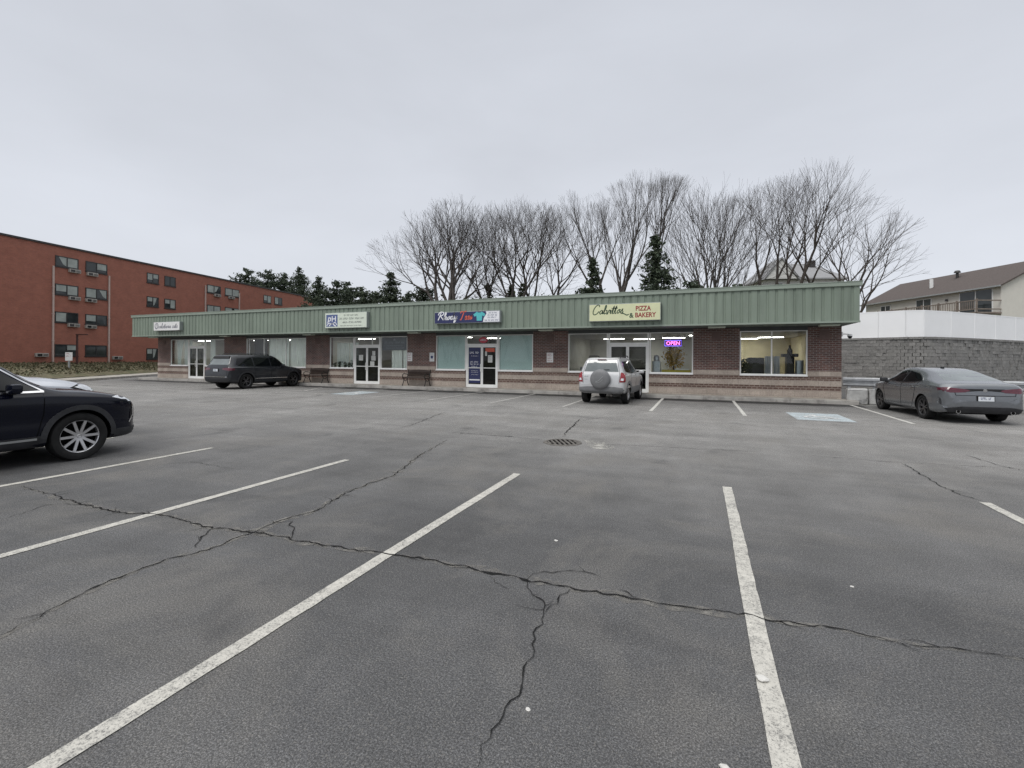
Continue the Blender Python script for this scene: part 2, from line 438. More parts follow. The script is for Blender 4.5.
M['carglass'] = pm('tinted_car_glass', (.004, .005, .006), .05, var=.3, scale=1, spec=.35)
M['rearglass'] = pm('car_glass_with_sky_sheen', (.16, .18, .18), .05, var=.2, scale=2, spec=.9)  # pale base colour stands in for reflected sky and the hazy interior
M['chrome'] = pm('chrome_trim', (.72, .72, .73), .15, 1, var=.03)
M['redlens'] = pm('red_tail_lens', (.22, .012, .018), .12, var=.25, scale=9, coat=.6)
M['darkredlens'] = pm('dark_red_tail_lens', (.085, .01, .022), .12, var=.25, scale=9, coat=.6)
M['clearlens'] = pm('clear_lamp_lens', (.62, .64, .66), .12, .25, var=.2, scale=16, coat=.6)
M['plate'] = pm('licence_plate', (.62, .65, .68), .5, var=.1, scale=20)
M['p_navy'] = pm('navy_car_paint', (.003, .004, .010), .18, .0, var=.1, scale=3, coat=.15, spec=.2)
M['p_charcoal'] = pm('charcoal_car_paint', (.022, .024, .029), .25, .2, var=.1, scale=3, coat=.4, spec=.35)
M['p_silver'] = pm('silver_car_paint', (.54, .545, .55), .36, .45, var=.04, scale=3, coat=.5)
M['p_white'] = pm('pale_silver_car_paint', (.48, .50, .54), .35, .4, var=.04, scale=3, coat=.5)
M['p_grey'] = pm('grey_car_paint', (.165, .175, .188), .27, .55, var=.05, scale=3, coat=.6)
M['stone'] = pm('white_litter', (.55, .54, .51), .8, var=.1)
M['gold'] = islandmat('golden_leaves', [(.35, .19, .03), (.5, .3, .06), (.28, .2, .05)], .8, 6, 0)
M['yellowcloth'] = pm('yellow_table_cloth', (.5, .4, .05), .8, var=.15)
M['steel'] = pm('brushed_steel', (.36, .37, .38), .35, .7, var=.1)

# ------------------------------------------------------------------ world, sun
def world():
    w = bpy.data.worlds.new('World'); scene.world = w; w.use_nodes = True
    nt = w.node_tree; bg = nt.nodes['Background']
    sky = nt.nodes.new('ShaderNodeTexSky'); sky.sky_type = 'NISHITA'; sky.sun_disc = False
    sky.sun_elevation = rad(48); sky.sun_rotation = rad(205)
    hs = nt.nodes.new('ShaderNodeHueSaturation'); hs.inputs['Saturation'].default_value = .35
    nt.links.new(sky.outputs[0], hs.inputs['Color'])
    tc = nt.nodes.new('ShaderNodeTexCoord')
    s = nt.nodes.new('ShaderNodeSeparateXYZ'); nt.links.new(tc.outputs['Generated'], s.inputs[0])
    mp = nt.nodes.new('ShaderNodeMapping'); mp.inputs['Scale'].default_value = (1, 1, 2.6); nt.links.new(tc.outputs['Generated'], mp.inputs[0])
    cl = noise(nt, mp.outputs[0], 2.0, 5, .5, .25)
    lay = ramp(nt, s.outputs[2], [(0.0, (6.0, 6.25, 6.75)), (.25, (5.8, 6.05, 6.6)), (.64, (5.1, 5.33, 5.85)), (.76, (10.5, 10.6, 10.8)), (1.0, (20, 20, 20))])
    lay = mixc(nt, 1.0, lay, ramp(nt, cl, [(.3, .93), (.7, 1.05)]), 'MULTIPLY')
    c = mixc(nt, .10, lay, hs.outputs[0])
    nt.links.new(c, bg.inputs[0]); bg.inputs[1].default_value = .1
world()
sl = bpy.data.lights.new('sun', 'SUN'); sl.energy = 1.1; sl.angle = rad(24); sl.color = (1, .97, .93)
so = bpy.data.objects.new('sun', sl); COL.objects.link(so)
_sd = Vector((math.sin(rad(205)) * math.cos(rad(48)), math.cos(rad(205)) * math.cos(rad(48)), math.sin(rad(48))))
so.rotation_euler = _sd.to_track_quat('Z', 'Y').to_euler()
so.location = (0, 0, 60)
vs = scene.view_settings; vs.view_transform = 'Standard'; vs.look = 'None'; vs.gamma = 1; vs.use_curve_mapping = False; vs.exposure = 0.32
scene.cycles.use_denoising = True; scene.cycles.denoising_prefilter = 'NONE'
scene.cycles.max_bounces = 6
scene.cycles.transparent_max_bounces = 12

# ------------------------------------------------------------------ writing
def textmesh(mb, txt, x0, x1, z0, z1, y, shear=0.0, depth=.006, bold=0.0):
    """letters standing in an xz plane, facing -y, stretched into the given rectangle"""
    cu = bpy.data.curves.new('t', 'FONT'); cu.body = txt; cu.size = 1; cu.shear = shear; cu.extrude = 0; cu.offset = bold; cu.resolution_u = 3
    o = bpy.data.objects.new('t', cu); COL.objects.link(o)
    dg = bpy.context.evaluated_depsgraph_get(); me = o.evaluated_get(dg).to_mesh()
    vs = [v.co.copy() for v in me.vertices]; fs = [tuple(p.vertices) for p in me.polygons]
    if vs:
        ax, bx = min(v.x for v in vs), max(v.x for v in vs); az, bz = min(v.y for v in vs), max(v.y for v in vs)
        n = len(mb.v)
        P = [(lerp(x0, x1, (v.x - ax) / (bx - ax)), y, lerp(z0, z1, (v.y - az) / (bz - az))) for v in vs]
        mb.add(P, fs)
    o.evaluated_get(dg).to_mesh_clear(); bpy.data.objects.remove(o); bpy.data.curves.remove(cu)
    return mb

def catmull(pts, sub=5):
    out = []
    for i in range(len(pts) - 1):
        p0 = pts[max(i - 1, 0)]; p1 = pts[i]; p2 = pts[i + 1]; p3 = pts[min(i + 2, len(pts) - 1)]
        for k in range(sub):
            t = k / sub
            out.append(tuple(.5 * (2 * b + (c - a) * t + (2 * a - 5 * b + 4 * c - d) * t * t + (-a + 3 * b - 3 * c + d) * t ** 3) for a, b, c, d in zip(p0, p1, p2, p3)))
    out.append(tuple(pts[-1])); return out

def stroke(mb, pts, w, y, sub=5):
    P = catmull(pts, sub); L = []; Rr = []
    for i, p in enumerate(P):
        a = P[max(i - 1, 0)]; b = P[min(i + 1, len(P) - 1)]
        dx, dz = b[0] - a[0], b[1] - a[1]; l = math.hypot(dx, dz) or 1
        L.append((p[0] - dz / l * w, y, p[1] + dx / l * w)); Rr.append((p[0] + dz / l * w, y, p[1] - dx / l * w))
    mb.add(L + Rr, [(i, i + 1, len(P) + i + 1, len(P) + i) for i in range(len(P) - 1)])

GLY = {
 'C': (1.7, [[(1.5, 2.0), (1.45, 2.45), (1.0, 2.6), (.45, 2.0), (.15, 1.0), (.25, .15), (.7, -.1), (1.2, .2), (1.6, .8)]]),
 'R': (1.7, [[(.0, 1.6), (.3, 2.4), (.9, 2.6), (1.5, 2.3), (1.4, 1.7), (.8, 1.3), (1.1, .8), (1.7, 0)], [(.75, 2.4), (.5, 1.2), (.2, 0)]]),
 'T': (1.5, [[(-.1, 2.0), (.1, 2.5), (.9, 2.4), (1.7, 2.6)], [(.95, 2.4), (.7, 1.2), (.4, 0), (.1, .1)]]),
 'D': (1.6, [[(.5, 2.4), (.3, 1.2), (.1, .1), (.7, .0), (1.3, .6), (1.4, 1.6), (.9, 2.4), (.2, 2.3)]]),
 'a': (1.0, [[(.8, .85), (.45, 1), (.12, .5), (.35, 0), (.75, .5), (.9, 1), (.8, .2), (1.05, .1)]]),
 'l': (.65, [[(0, .1), (.45, 1.3), (.55, 2.2), (.35, 2.3), (.2, .7), (.35, 0), (.7, .3)]]),
 'v': (.95, [[(0, .8), (.2, 1), (.3, 0), (.45, 0), (.75, 1), (1.0, .85)]]),
 'i': (.5, [[(0, .3), (.25, 1), (.2, .1), (.5, .15)], [(.32, 1.45), (.36, 1.55)]]),
 't': (.6, [[(0, .3), (.4, 2.1), (.22, .1), (.6, .15)], [(.0, 1.35), (.7, 1.5)]]),
 'o': (.9, [[(.5, 1), (.12, .5), (.35, 0), (.75, .5), (.5, 1), (.95, .9)]]),
 's': (.8, [[(0, .15), (.5, 1.2), (.42, .8), (.66, .3), (.38, 0), (.05, .1)]]),
 'h': (1.0, [[(0, .1), (.5, 1.6), (.5, 2.3), (.3, 2.2), (.15, 0), (.5, 1), (.75, .9), (.7, .1), (1.0, .15)]]),
 'd': (1.0, [[(.75, .9), (.4, 1), (.12, .5), (.35, 0), (.75, .6), (1.0, 2.3), (.8, .2), (1.05, .1)]]),
 'y': (.95, [[(0, .8), (.2, 1), (.25, .2), (.6, .3), (.85, 1), (.6, -.6), (.25, -1.0), (.3, -.5), (.95, .3)]]),
 'e': (.8, [[(0, .3), (.5, .6), (.5, 1), (.2, .8), (.2, .1), (.5, 0), (.8, .3)]]),
 'r': (.7, [[(0, .3), (.25, 1.1), (.5, .9), (.45, .1), (.75, .2)]]),
 'c': (.75, [[(.6, .8), (.4, 1), (.12, .5), (.3, 0), (.75, .3)]]),
 'u': (.95, [[(0, .8), (.2, 1), (.2, .1), (.5, .1), (.75, 1), (.7, .1), (1.0, .2)]]),
 'm': (1.3, [[(0, .8), (.2, 1), (.2, 0), (.5, 1), (.6, 0), (.9, 1), (1.0, .1), (1.3, .2)]]),
 ' ': (.6, []),
}
def script(mb, word, x0, x1, z0, xh, y, w, rise=0.0):
    tot = sum(GLY[c][0] for c in word); k = (x1 - x0) / tot; x = 0
    for c in word:
        adv, st = GLY[c]
        for s in st:
            stroke(mb, [(x0 + (x + p[0]) * k + p[1] * xh * .18, z0 + p[1] * xh + rise * (x + p[0]) / tot) for p in s], w, y)
        x += adv

def scribble_line(mb, x0, x1, z, h, y, seed):
    """a line of print too small to read: a row of letter-sized strokes"""
    r = random.Random(seed); x = x0
    while x < x1 - h * .3:
        for _ in range(r.randint(3, 8)):
            w = h * r.uniform(.35, .6)
            if x + w > x1: break
            mb.box(x, x + w * .3, y - .002, y, z, z + h)
            q = r.choice((0, .4, .78))
            mb.box(x + w * .3, x + w * .85, y - .002, y, z + h * q, z + h * (q + .22))
            x += w * 1.15
        x += h * .7
#@@PART2
# ------------------------------------------------------------------ ground, lot, markings
def sheet(name, pts, z, m, kind='structure'):
    b = MB(); b.add([(x, y, z) for x, y in pts], [tuple(range(len(pts)))])
    o = b.build(name, m); tag(o, kind=kind); return o
sheet('ground', [(-400, -300), (400, -300), (400, 500), (-400, 500)], -.03, M['earth'])
b = MB()
nx, ny = 60, 60
rr = random.Random(3)
b.add([(-62 + 92 * i / nx, -45 + 90 * j / ny, 0) for j in range(ny + 1) for i in range(nx + 1)],
      [(j * (nx + 1) + i, j * (nx + 1) + i + 1, (j + 1) * (nx + 1) + i + 1, (j + 1) * (nx + 1) + i) for j in range(ny) for i in range(nx)])
tag(b.build('parking_lot', M['asphalt']), kind='structure')

def pline(x0, y0, x1, y1, w, m, z=.005, name='parking_line', seed=0):
    """painted stripe with slightly uneven edges"""
    r = random.Random(seed); L = math.hypot(x1 - x0, y1 - y0); n = max(3, int(L / .12))
    dx, dy = (x1 - x0) / L, (y1 - y0) / L; A = []; B = []
    for i in range(n + 1):
        t = L * i / n; e = r.uniform(-.003, .003); g = r.uniform(-.003, .003)
        wob = .0025 * math.sin(t * 1.7 + seed)
        A.append((x0 + dx * t - dy * (w / 2 + e + wob), y0 + dy * t + dx * (w / 2 + e + wob), z))
        B.append((x0 + dx * t + dy * (w / 2 + g - wob), y0 + dy * t - dx * (w / 2 + g - wob), z))
    mb = MB(); mb.add(A + B, [(i, i + 1, n + 1 + i + 1, n + 1 + i) for i in range(n)])
    return tag(mb.build(name, m), kind='structure')
for i, (x0, x1, y1) in enumerate(((-7.90, -7.93, 5.56), (-5.15, -5.10, 5.73), (-2.325, -2.322, 5.96), (.352, .357, 6.38), (3.05, 3.04, 6.83), (5.75, 5.72, 6.9), (-10.65, -10.7, 5.5), (-13.4, -13.4, 5.4))):
    pline(x0, .3, x1, y1, .105, M['line'], seed=i)
for i, (x, ya, yb, mm) in enumerate(((1.25, 14.9, 20.22, 'line_far'), (-1.39, 15.0, 20.2, 'line_far'), (-4.25, 15.1, 20.2, 'line_faint'), (-7.0, 15.2, 20.2, 'line_faint'), (-9.66, 15.3, 20.2, 'line_faint'),
        (-12.4, 15.4, 20.2, 'line_faint'), (-15.2, 15.7, 20.2, 'line_faint'), (-18.0, 15.7, 20.2, 'line_faint'), (-20.6, 15.7, 20.2, 'line_faint'), (-26.0, 15.7, 20.2, 'line_faint'), (-28.8, 15.7, 20.2, 'line_faint'), (-31.5, 15.7, 20.2, 'line_faint'), (5.11, 14.8, 20.2, 'line_far'))):
    pline(x, ya, x, yb, .10, M[mm], seed=20 + i)
pline(-18.4, 15.75, -15.3, 15.95, .10, M['line_faint'], seed=50, z=.009)
pline(-17.6, 16.95, -18.9, 19.4, .10, M['line_faint'], seed=51, z=.009)
# pale edge stripe in front of the barrier blocks
edge = [(5.22, 20.47), (5.9, 20.36), (7.3, 20.02), (9.2, 19.3), (11.5, 18.1), (15, 16)]
for i in range(len(edge) - 1):
    pline(*edge[i], *edge[i + 1], .13, M['line_far'], seed=60 + i, name='edge_line', z=.009)

def wheelchair(name, cx, cy, w, h, rz, white_only=False):
    """painted accessible-parking square: pale blue field with the white seated figure"""
    mb = MB(); mb.mat(0)
    if not white_only: mb.add([(-w / 2, -h / 2, .005), (w / 2, -h / 2, .005), (w / 2, h / 2, .005), (-w / 2, h / 2, .005)], [(0, 1, 2, 3)])
    mb.mat(1)
    zc_ = [.009]
    def flat(pts, wd):
        zc_[0] += .0015; zf = zc_[0]
        P = catmull(pts, 5); A = []; B = []
        for i, p in enumerate(P):
            a = P[max(i - 1, 0)]; c = P[min(i + 1, len(P) - 1)]; dx, dy = c[0] - a[0], c[1] - a[1]; l = math.hypot(dx, dy) or 1
            A.append((p[0] - dy / l * wd, p[1] + dx / l * wd, zf)); B.append((p[0] + dy / l * wd, p[1] - dx / l * wd, zf))
        mb.add(A + B, [(i, i + 1, len(P) + i + 1, len(P) + i) for i in range(len(P) - 1)])
    k = min(w, h) * .42
    flat([(-.15 * k, .45 * k), (-.1 * k, -.05 * k), (-.08 * k, -.12 * k)], .09 * k)
    flat([(-.12 * k, .15 * k), (.35 * k, .15 * k)], .07 * k)
    flat([(-.08 * k, -.12 * k), (.38 * k, -.12 * k), (.6 * k, -.62 * k), (.78 * k, -.6 * k)], .08 * k)
    flat([(-.28 * k + .0, .12 * k), (-.62 * k, -.25 * k), (-.45 * k, -.72 * k), (.0, -.85 * k), (.38 * k, -.5 * k)], .08 * k)
    mb.add([(-.15 * k + .15 * k * math.cos(a * PI / 6), .72 * k + .15 * k * math.sin(a * PI / 6), .009) for a in range(12)], [tuple(range(12))])
    o = mb.build(name, [M['ada_blue'], M['ada_white']]); o.location = (cx, cy, 0); o.rotation_euler = (0, 0, rz)
    return tag(o, kind='structure')
wheelchair('accessible_parking_marking', 3.17, 15.5, 1.35, 1.95, 0)
wheelchair('accessible_parking_marking', -14.6, 17.0, 1.35, 1.9, 0)

def crack(pts, w=.02, seed=0, name='pavement_crack', z=.0035, m='crack', jag=.022, step=.045):
    """an open crack: a jagged dark ribbon laid along ground points"""
    r = random.Random(seed); G = [gnd(*p) for p in pts]; P = []
    for i in range(len(G) - 1):
        a, c = G[i], G[i + 1]; n = max(1, int((c - a).length / step)); d = (c - a).normalized(); s = Vector((-d.y, d.x, 0))
        off = 0
        for k in range(n):
            off = off * .6 + r.uniform(-jag, jag)
            P.append(a.lerp(c, k / n) + s * (off if k else 0))
    P.append(G[-1]); A = []; B = []
    for i, p in enumerate(P):
        d = (P[min(i + 1, len(P) - 1)] - P[max(i - 1, 0)]).normalized(); s = Vector((-d.y, d.x, 0))
        e = min(1, 4 * i / len(P) + .25, 4 * (len(P) - 1 - i) / len(P) + .25)
        ww = w * e * (r.uniform(.3, 1.2) + (r.uniform(.3, 1.3) if r.random() < .09 else 0)) / 2
        q = p + s * ww; A.append((q.x, q.y, z)); q = p - s * ww; B.append((q.x, q.y, z))
    mb = MB(); mb.add(A + B, [(i, i + 1, len(P) + i + 1, len(P) + i) for i in range(len(P) - 1)])
    if m == 'crack':
        for i in range(3, len(P) - 3):
            if r.random() > .10: continue
            d = (P[i + 1] - P[i - 1]).normalized(); s = Vector((-d.y, d.x, 0)) * r.choice((-1, 1)); q = P[i]; hd_ = (s * r.uniform(.4, 1) + d * r.uniform(-1, 1)).normalized(); L_ = r.uniform(.05, .22); n_ = 5; a_ = []; b_ = []
            for k in range(n_ + 1):
                ww = w * .45 * (1 - k / n_) + .0012; nn_ = Vector((-hd_.y, hd_.x, 0)) * ww / 2
                a_.append((q.x + nn_.x, q.y + nn_.y, z)); b_.append((q.x - nn_.x, q.y - nn_.y, z))
                hd_ = (hd_ + Vector((r.uniform(-.5, .5), r.uniform(-.5, .5), 0))).normalized(); q = q + hd_ * (L_ / n_)
            mb.add(a_ + b_, [(k, k + 1, n_ + 2 + k, n_ + 1 + k) for k in range(n_)])
    return tag(mb.build(name, M[m]), kind='structure')
MAIN1 = [(20, 486), (75, 503), (120, 513), (150, 514), (190, 522), (213, 529), (250, 533), (290, 540), (330, 546), (385, 554), (430, 560), (470, 568), (512, 576), (540, 582), (575, 590), (640, 600), (690, 608), (745, 614), (780, 622), (830, 628), (870, 637), (940, 648), (985, 654), (1060, 664)]
MAIN2 = [(447, 440), (410, 462), (395, 475), (345, 493), (320, 509), (280, 521), (253, 533), (213, 548), (160, 563), (120, 578), (75, 598), (40, 618), (-40, 655)]
CR = [(MAIN1, .030), (MAIN2, .026), ([(288, 521), (294, 530), (290, 540)], .022), ([(213, 528), (201, 539), (196, 548)], .02),
      ([(530, 577), (531, 592), (545, 606), (543, 625), (532, 645), (523, 675), (510, 702), (490, 740), (468, 775)], .018), ([(545, 613), (558, 604), (570, 590)], .016),
      ([(530, 577), (545, 572), (570, 571), (592, 574), (602, 579)], .016), ([(490, 574), (500, 585), (510, 590)], .011),
      ([(620, 590), (640, 600)], .014), ([(905, 464), (930, 480), (955, 493), (988, 503)], .028), ([(965, 455), (1000, 466), (1030, 472)], .028), ([(800, 455), (905, 463), (1030, 469)], .018),
      ([(563, 437), (567, 431), (573, 426), (580, 419)], .05), ([(578, 421), (600, 418), (640, 416)], .03), ([(447, 432), (500, 436), (545, 440)], .035), ([(583, 442), (595, 444), (640, 446), (760, 452)], .022),
      ([(400, 428), (415, 424), (432, 417), (445, 412)], .035), ([(100, 548 - 45), (97, 512 - 8), (48, 505), (0, 520)], .014), ([(150, 466), (190, 462), (240, 470)], .012)]
for i, (p, w) in enumerate(CR):
    crack(p, w * .52, i, z=.0065)
for i, p in enumerate((MAIN1, MAIN2)):
    crack(p, .10, 70 + i, 'crack_edge', .003, 'crackdust', .03, .08)
# pale concrete patch beside the drain
b = MB(); g0 = [gnd(*p) for p in ((584, 440.5), (594, 440.8), (604, 442.6), (613, 446), (615, 449), (604, 450), (594, 448.6), (588, 445))]
b.add([(p.x, p.y, .003) for p in g0], [tuple(range(8))]); tag(b.build('pavement_patch', M['patch']), kind='structure')
# storm drain
dr = root('storm_drain', 'rusty round storm drain grate sunk in the cracked asphalt', 'drain', (-2.41, 8.58, 0), rad(28))
b = MB(); b.lathe([(.30, .004), (.30, .014), (.36, .014), (.37, .002)], n=28); b.build('rim', M['grate'], dr)
b = MB()
for k in range(-3, 4):
    x = k * .088; hh = math.sqrt(max(.0, .295 ** 2 - x * x)); b.box(x - .019, x + .019, -hh, hh, .003, .014)
b.box(-.29, .29, -.015, .015, .002, .0115); b.build('grate', M['grate'], dr)
b = MB(); b.lathe([(.001, .001), (.298, .001)], n=28); b.build('pit', M['wellblack'], dr)
# bits of litter on the asphalt
for nm, (px, py), s, lab in (('paper_scrap', (762, 681), .026, 'crumpled white paper scrap lying on the long white line'), ('pebble', (528, 710), .012, 'small white pebble beside the forked crack'), ('plastic_scrap', (725, 769), .018, 'white plastic scrap at the bottom edge of the photo'), ('bottle_cap', (556, 541), .014, 'pale bottle cap lying in the empty stall'), ('stone_chip', (852, 587), .012, 'small pale stone chip in the stall right of the long white line')):
    p = gnd(px, py); r = random.Random(px); bm = bmesh.new(); bmesh.ops.create_icosphere(bm, subdivisions=2, radius=s)
    for v in bm.verts: v.co = Vector((v.co.x * r.uniform(.8, 1.4), v.co.y * r.uniform(.6, 1.1), max(0, v.co.z * r.uniform(.3, .6) + .2 * s)))
    me = bpy.data.meshes.new(nm); bm.to_mesh(me); bm.free(); me.materials.append(M['stone'])
    o = link(nm, me); o.location = (p.x, p.y, .009 if nm == 'paper_scrap' else .001); tag(o, lab, nm.split('_')[0] if nm != 'pebble' else 'pebble')

# sidewalk along the shops
b = MB()
x = -36.3
while x < 5.3:
    x2 = min(x + 1.52, 5.4)
    b.box(x + .004, x2 - .004, 20.46, 21.16, 0, .15); x = x2
b.build('sidewalk', M['concrete']); tag(bpy.data.objects['sidewalk'], kind='structure')
b = MB(); x = -36.3
while x < 5.3:
    x2 = min(x + 3.04, 5.4)
    b.rbox(x + .003, x2 - .003, 20.3, 20.455, -.02, .147, .018); x = x2
tag(b.build('kerb', M['kerbconc']), kind='structure')
b = MB(); b.add([(-36.3, 19.1, .003), (5.4, 19.1, .003), (5.4, 20.3, .003), (-36.3, 20.3, .003)], [(0, 1, 2, 3)])
m, nt, p = newmat('gutter_dirt'); co = worldco(nt)
sx = nt.nodes.new('ShaderNodeSeparateXYZ'); nt.links.new(co, sx.inputs[0])
mp = nt.nodes.new('ShaderNodeMapping'); mp.inputs['Scale'].default_value = (.35, 1.2, 1); nt.links.new(co, mp.inputs[0])
nn = noise(nt, mp.outputs[0], 1.6, 6, .65)
edge_k = ramp(nt, mth(nt, 'ADD', mth(nt, 'SUBTRACT', sx.outputs[1], 19.1), mth(nt, 'MULTIPLY', nn, 1.3)), [(.72, 0.0), (1.0, .85)])
p.inputs['Base Color'].default_value = (.035, .034, .033, 1); p.inputs['Roughness'].default_value = .7
tr = nt.nodes.new('ShaderNodeBsdfTransparent'); mx = nt.nodes.new('ShaderNodeMixShader'); nt.links.new(edge_k, mx.inputs[0])
nt.links.new(tr.outputs[0], mx.inputs[1]); nt.links.new(p.outputs[0], mx.inputs[2]); nt.links.new(mx.outputs[0], nt.nodes['Material Output'].inputs[0])
tag(b.build('gutter', m), kind='structure')

# kerb, path and planted bank in front of the apartment block
kl = [(-27.5, 5.0), (-31.0, 10.0), (-37.8, 18.8), (-41.6, 23.8), (-46.0, 29.6), (-52, 37.5), (-60, 48)]
APD = Vector((-.1673, .9859, 0)); APP = Vector((-55.7, 24.9, 0))       # apartment front: direction and zero point
wl = [APP + APD * s for s in (-19, -14, -5, 1, 7.5, 15, 25)]
def off(i, d):
    a = Vector((*kl[max(i - 1, 0)], 0)); c = Vector((*kl[min(i + 1, len(kl) - 1)], 0)); t = (c - a).normalized()
    return Vector((*kl[i], 0)) + Vector((-t.y, t.x, 0)) * d
def strip(name, d0, d1, z, m):
    b = MB()
    for i in range(len(kl) - 1):
        a0, a1, b0, b1 = off(i, d0), off(i + 1, d0), off(i, d1), off(i + 1, d1)
        v = [(q.x, q.y, zz) for zz in (-.02, z) for q in (a0, a1, b1, b0)]
        b.add(v, [(4, 5, 6, 7), (0, 1, 5, 4), (3, 2, 6, 7)])
    return tag(b.build(name, m), kind='structure')
strip('kerb', 0, .22, .15, M['kerbconc']); strip('footpath', .222, 1.9, .146, M['concrete'])
BG = []
def bankz(t): return .16 + .22 * min(1, t * 12) + .62 * t
b = MB(); nu, nv = 60, 12
for i in range(nu + 1):
    q = i / nu * (len(kl) - 1); k = min(int(q), len(kl) - 2); f = q - k
    a = off(k, 1.9).lerp(off(k + 1, 1.9), f); c = wl[k].lerp(wl[k + 1], f)
    for j in range(nv + 1):
        t = j / nv; p = a.lerp(c, t); b.v.append((p.x, p.y, bankz(t) + random.uniform(-.03, .03)))
        if j: BG.append((p.x, p.y, bankz(t)))
for i in range(nu):
    for j in range(nv):
        w = nv + 1; b.f.append((i * w + j, i * w + j + 1, (i + 1) * w + j + 1, (i + 1) * w + j)); b.m.append(0)
tag(b.build('planted_bank', M['bank'], smooth='all'), kind='structure')
def leafcloud(mb, pts, s0, s1, r):
    for p in pts:
        s = r.uniform(s0, s1); u = Vector((r.gauss(0, 1), r.gauss(0, 1), r.gauss(0, .8))).normalized(); w = u.orthogonal().normalized()
        w = (w * math.cos(r.random() * 6.28) + u.cross(w) * math.sin(r.random() * 6.28)).normalized()
        p = Vector(p); n = u.cross(w) * s * .3
        mb.add([p - u * s, p + w * s * .5 + n, p + u * s, p - w * s * .5 + n], [(0, 1, 2), (0, 2, 3)])
r = random.Random(11); pts = []
for _ in range(9000):
    p = r.choice(BG); pts.append((p[0] + r.uniform(-.5, .5), p[1] + r.uniform(-.6, .6), p[2] + r.uniform(0, .14) * r.random()))
b = MB(); leafcloud(b, pts, .05, .14, r)
tag(b.build('ground_cover', M['ivy'], fix=False), 'low brown green creeping plants on the bank before the brick apartments', 'ground cover', kind='stuff')

# hill behind the shops and above the retaining wall
RWP = [(-60, 46), (-36, 40), (-20, 37.6), (-8, 36.2), (0, 34.9), (4, 33.8), (7.8, 32.62), (9.6, 31.75), (10.5, 31.4), (11.2, 31.42), (12.1, 32.0), (14.1, 33.9), (16.9, 36.95), (20, 40.2), (26, 46.5), (40, 60)]
def hillz(x, y):
    t = max(0, min(1, (x + 52) / 30)); t = t * t * (3 - 2 * t); return lerp(.9, 2.85, t)
b = MB(); nr = 14
for (x, y) in RWP:
    ox, oy = x + .25 * (1 if x > 12 else 0) * -.7, y + .35
    for j in range(nr + 1):
        t = (j / nr) ** 1.6; d = t * 260
        ang = lerp(x, x * 3.2, t)
        px_, py_ = lerp(ox, x * 2.6, t), oy + d
        b.v.append((px_, py_, hillz(px_, py_) if x > -50 else .9))
for i in range(len(RWP) - 1):
    for j in range(nr):
        w = nr + 1; b.f.append((i * w + j, (i + 1) * w + j, (i + 1) * w + j + 1, i * w + j + 1)); b.m.append(0)
tag(b.build('hillside', M['earth'], smooth='all'), kind='structure')

# retaining wall: every split-face block is modelled, course over course
wall = root('retaining_wall', 'tall grey split face block retaining wall under the white fence', 'retaining wall', (10.9, 31.4, 0))
seg = [tuple(p) for p in catmull(RWP[3:], 6)]
def walk(P, step):
    out = []; d = 0; carry = 0
    for i in range(len(P) - 1):
        a = Vector((*P[i], 0)); c = Vector((*P[i + 1], 0)); L = (c - a).length; t = carry
        while t < L: out.append((a.lerp(c, t / L), (c - a).normalized())); t += step
        carry = t - L
    return out
r = random.Random(5); b = MB(); H_ = .1867
rows = 15
for k in range(rows):
    W_ = walk(seg, .30)
    for p, t in W_:
        if not (2.0 < p.x < 38): continue
        q = p + t * (.15 * (k % 2)); n = Vector((t.y, -t.x, 0))
        hw = .1485 + r.uniform(-.002, .001); dd = .012 * (rows - k) + r.uniform(-.025, .03)
        z0 = k * H_ + .005; z1 = (k + 1) * H_ - .004
        c = [q - t * hw, q - t * hw * .995 + n * (.10 + dd), q + t * hw * .995 + n * (.10 + dd + r.uniform(-.02, .02)), q + t * hw]
        b.add([(v.x, v.y, z0) for v in c] + [(v.x, v.y, z1) for v in c], [(0, 1, 2, 3), (7, 6, 5, 4), (0, 4, 5, 1), (1, 5, 6, 2), (2, 6, 7, 3)])
b.build('block_face', M['splitblock'], wall, world=True, fix=True)
b = MB()
for p, t in walk(seg, .6):
    if not (2.0 < p.x < 38): continue
    n = Vector((t.y, -t.x, 0)); c = p + t * .3
    b.obox((c.x, c.y, 2.86), t * .296, n * .16, (0, 0, .06))
b.build('coping', M['splitblock'], wall, world=True)
b = MB()
for i in range(len(seg) - 1):
    a, c = seg[i], seg[i + 1]
    b.quad((a[0], a[1] - .06, 0), (c[0], c[1] - .06, 0), (c[0], c[1] - .06, 2.79), (a[0], a[1] - .06, 2.79))
b.build('core', M['splitblock'], wall, world=True)

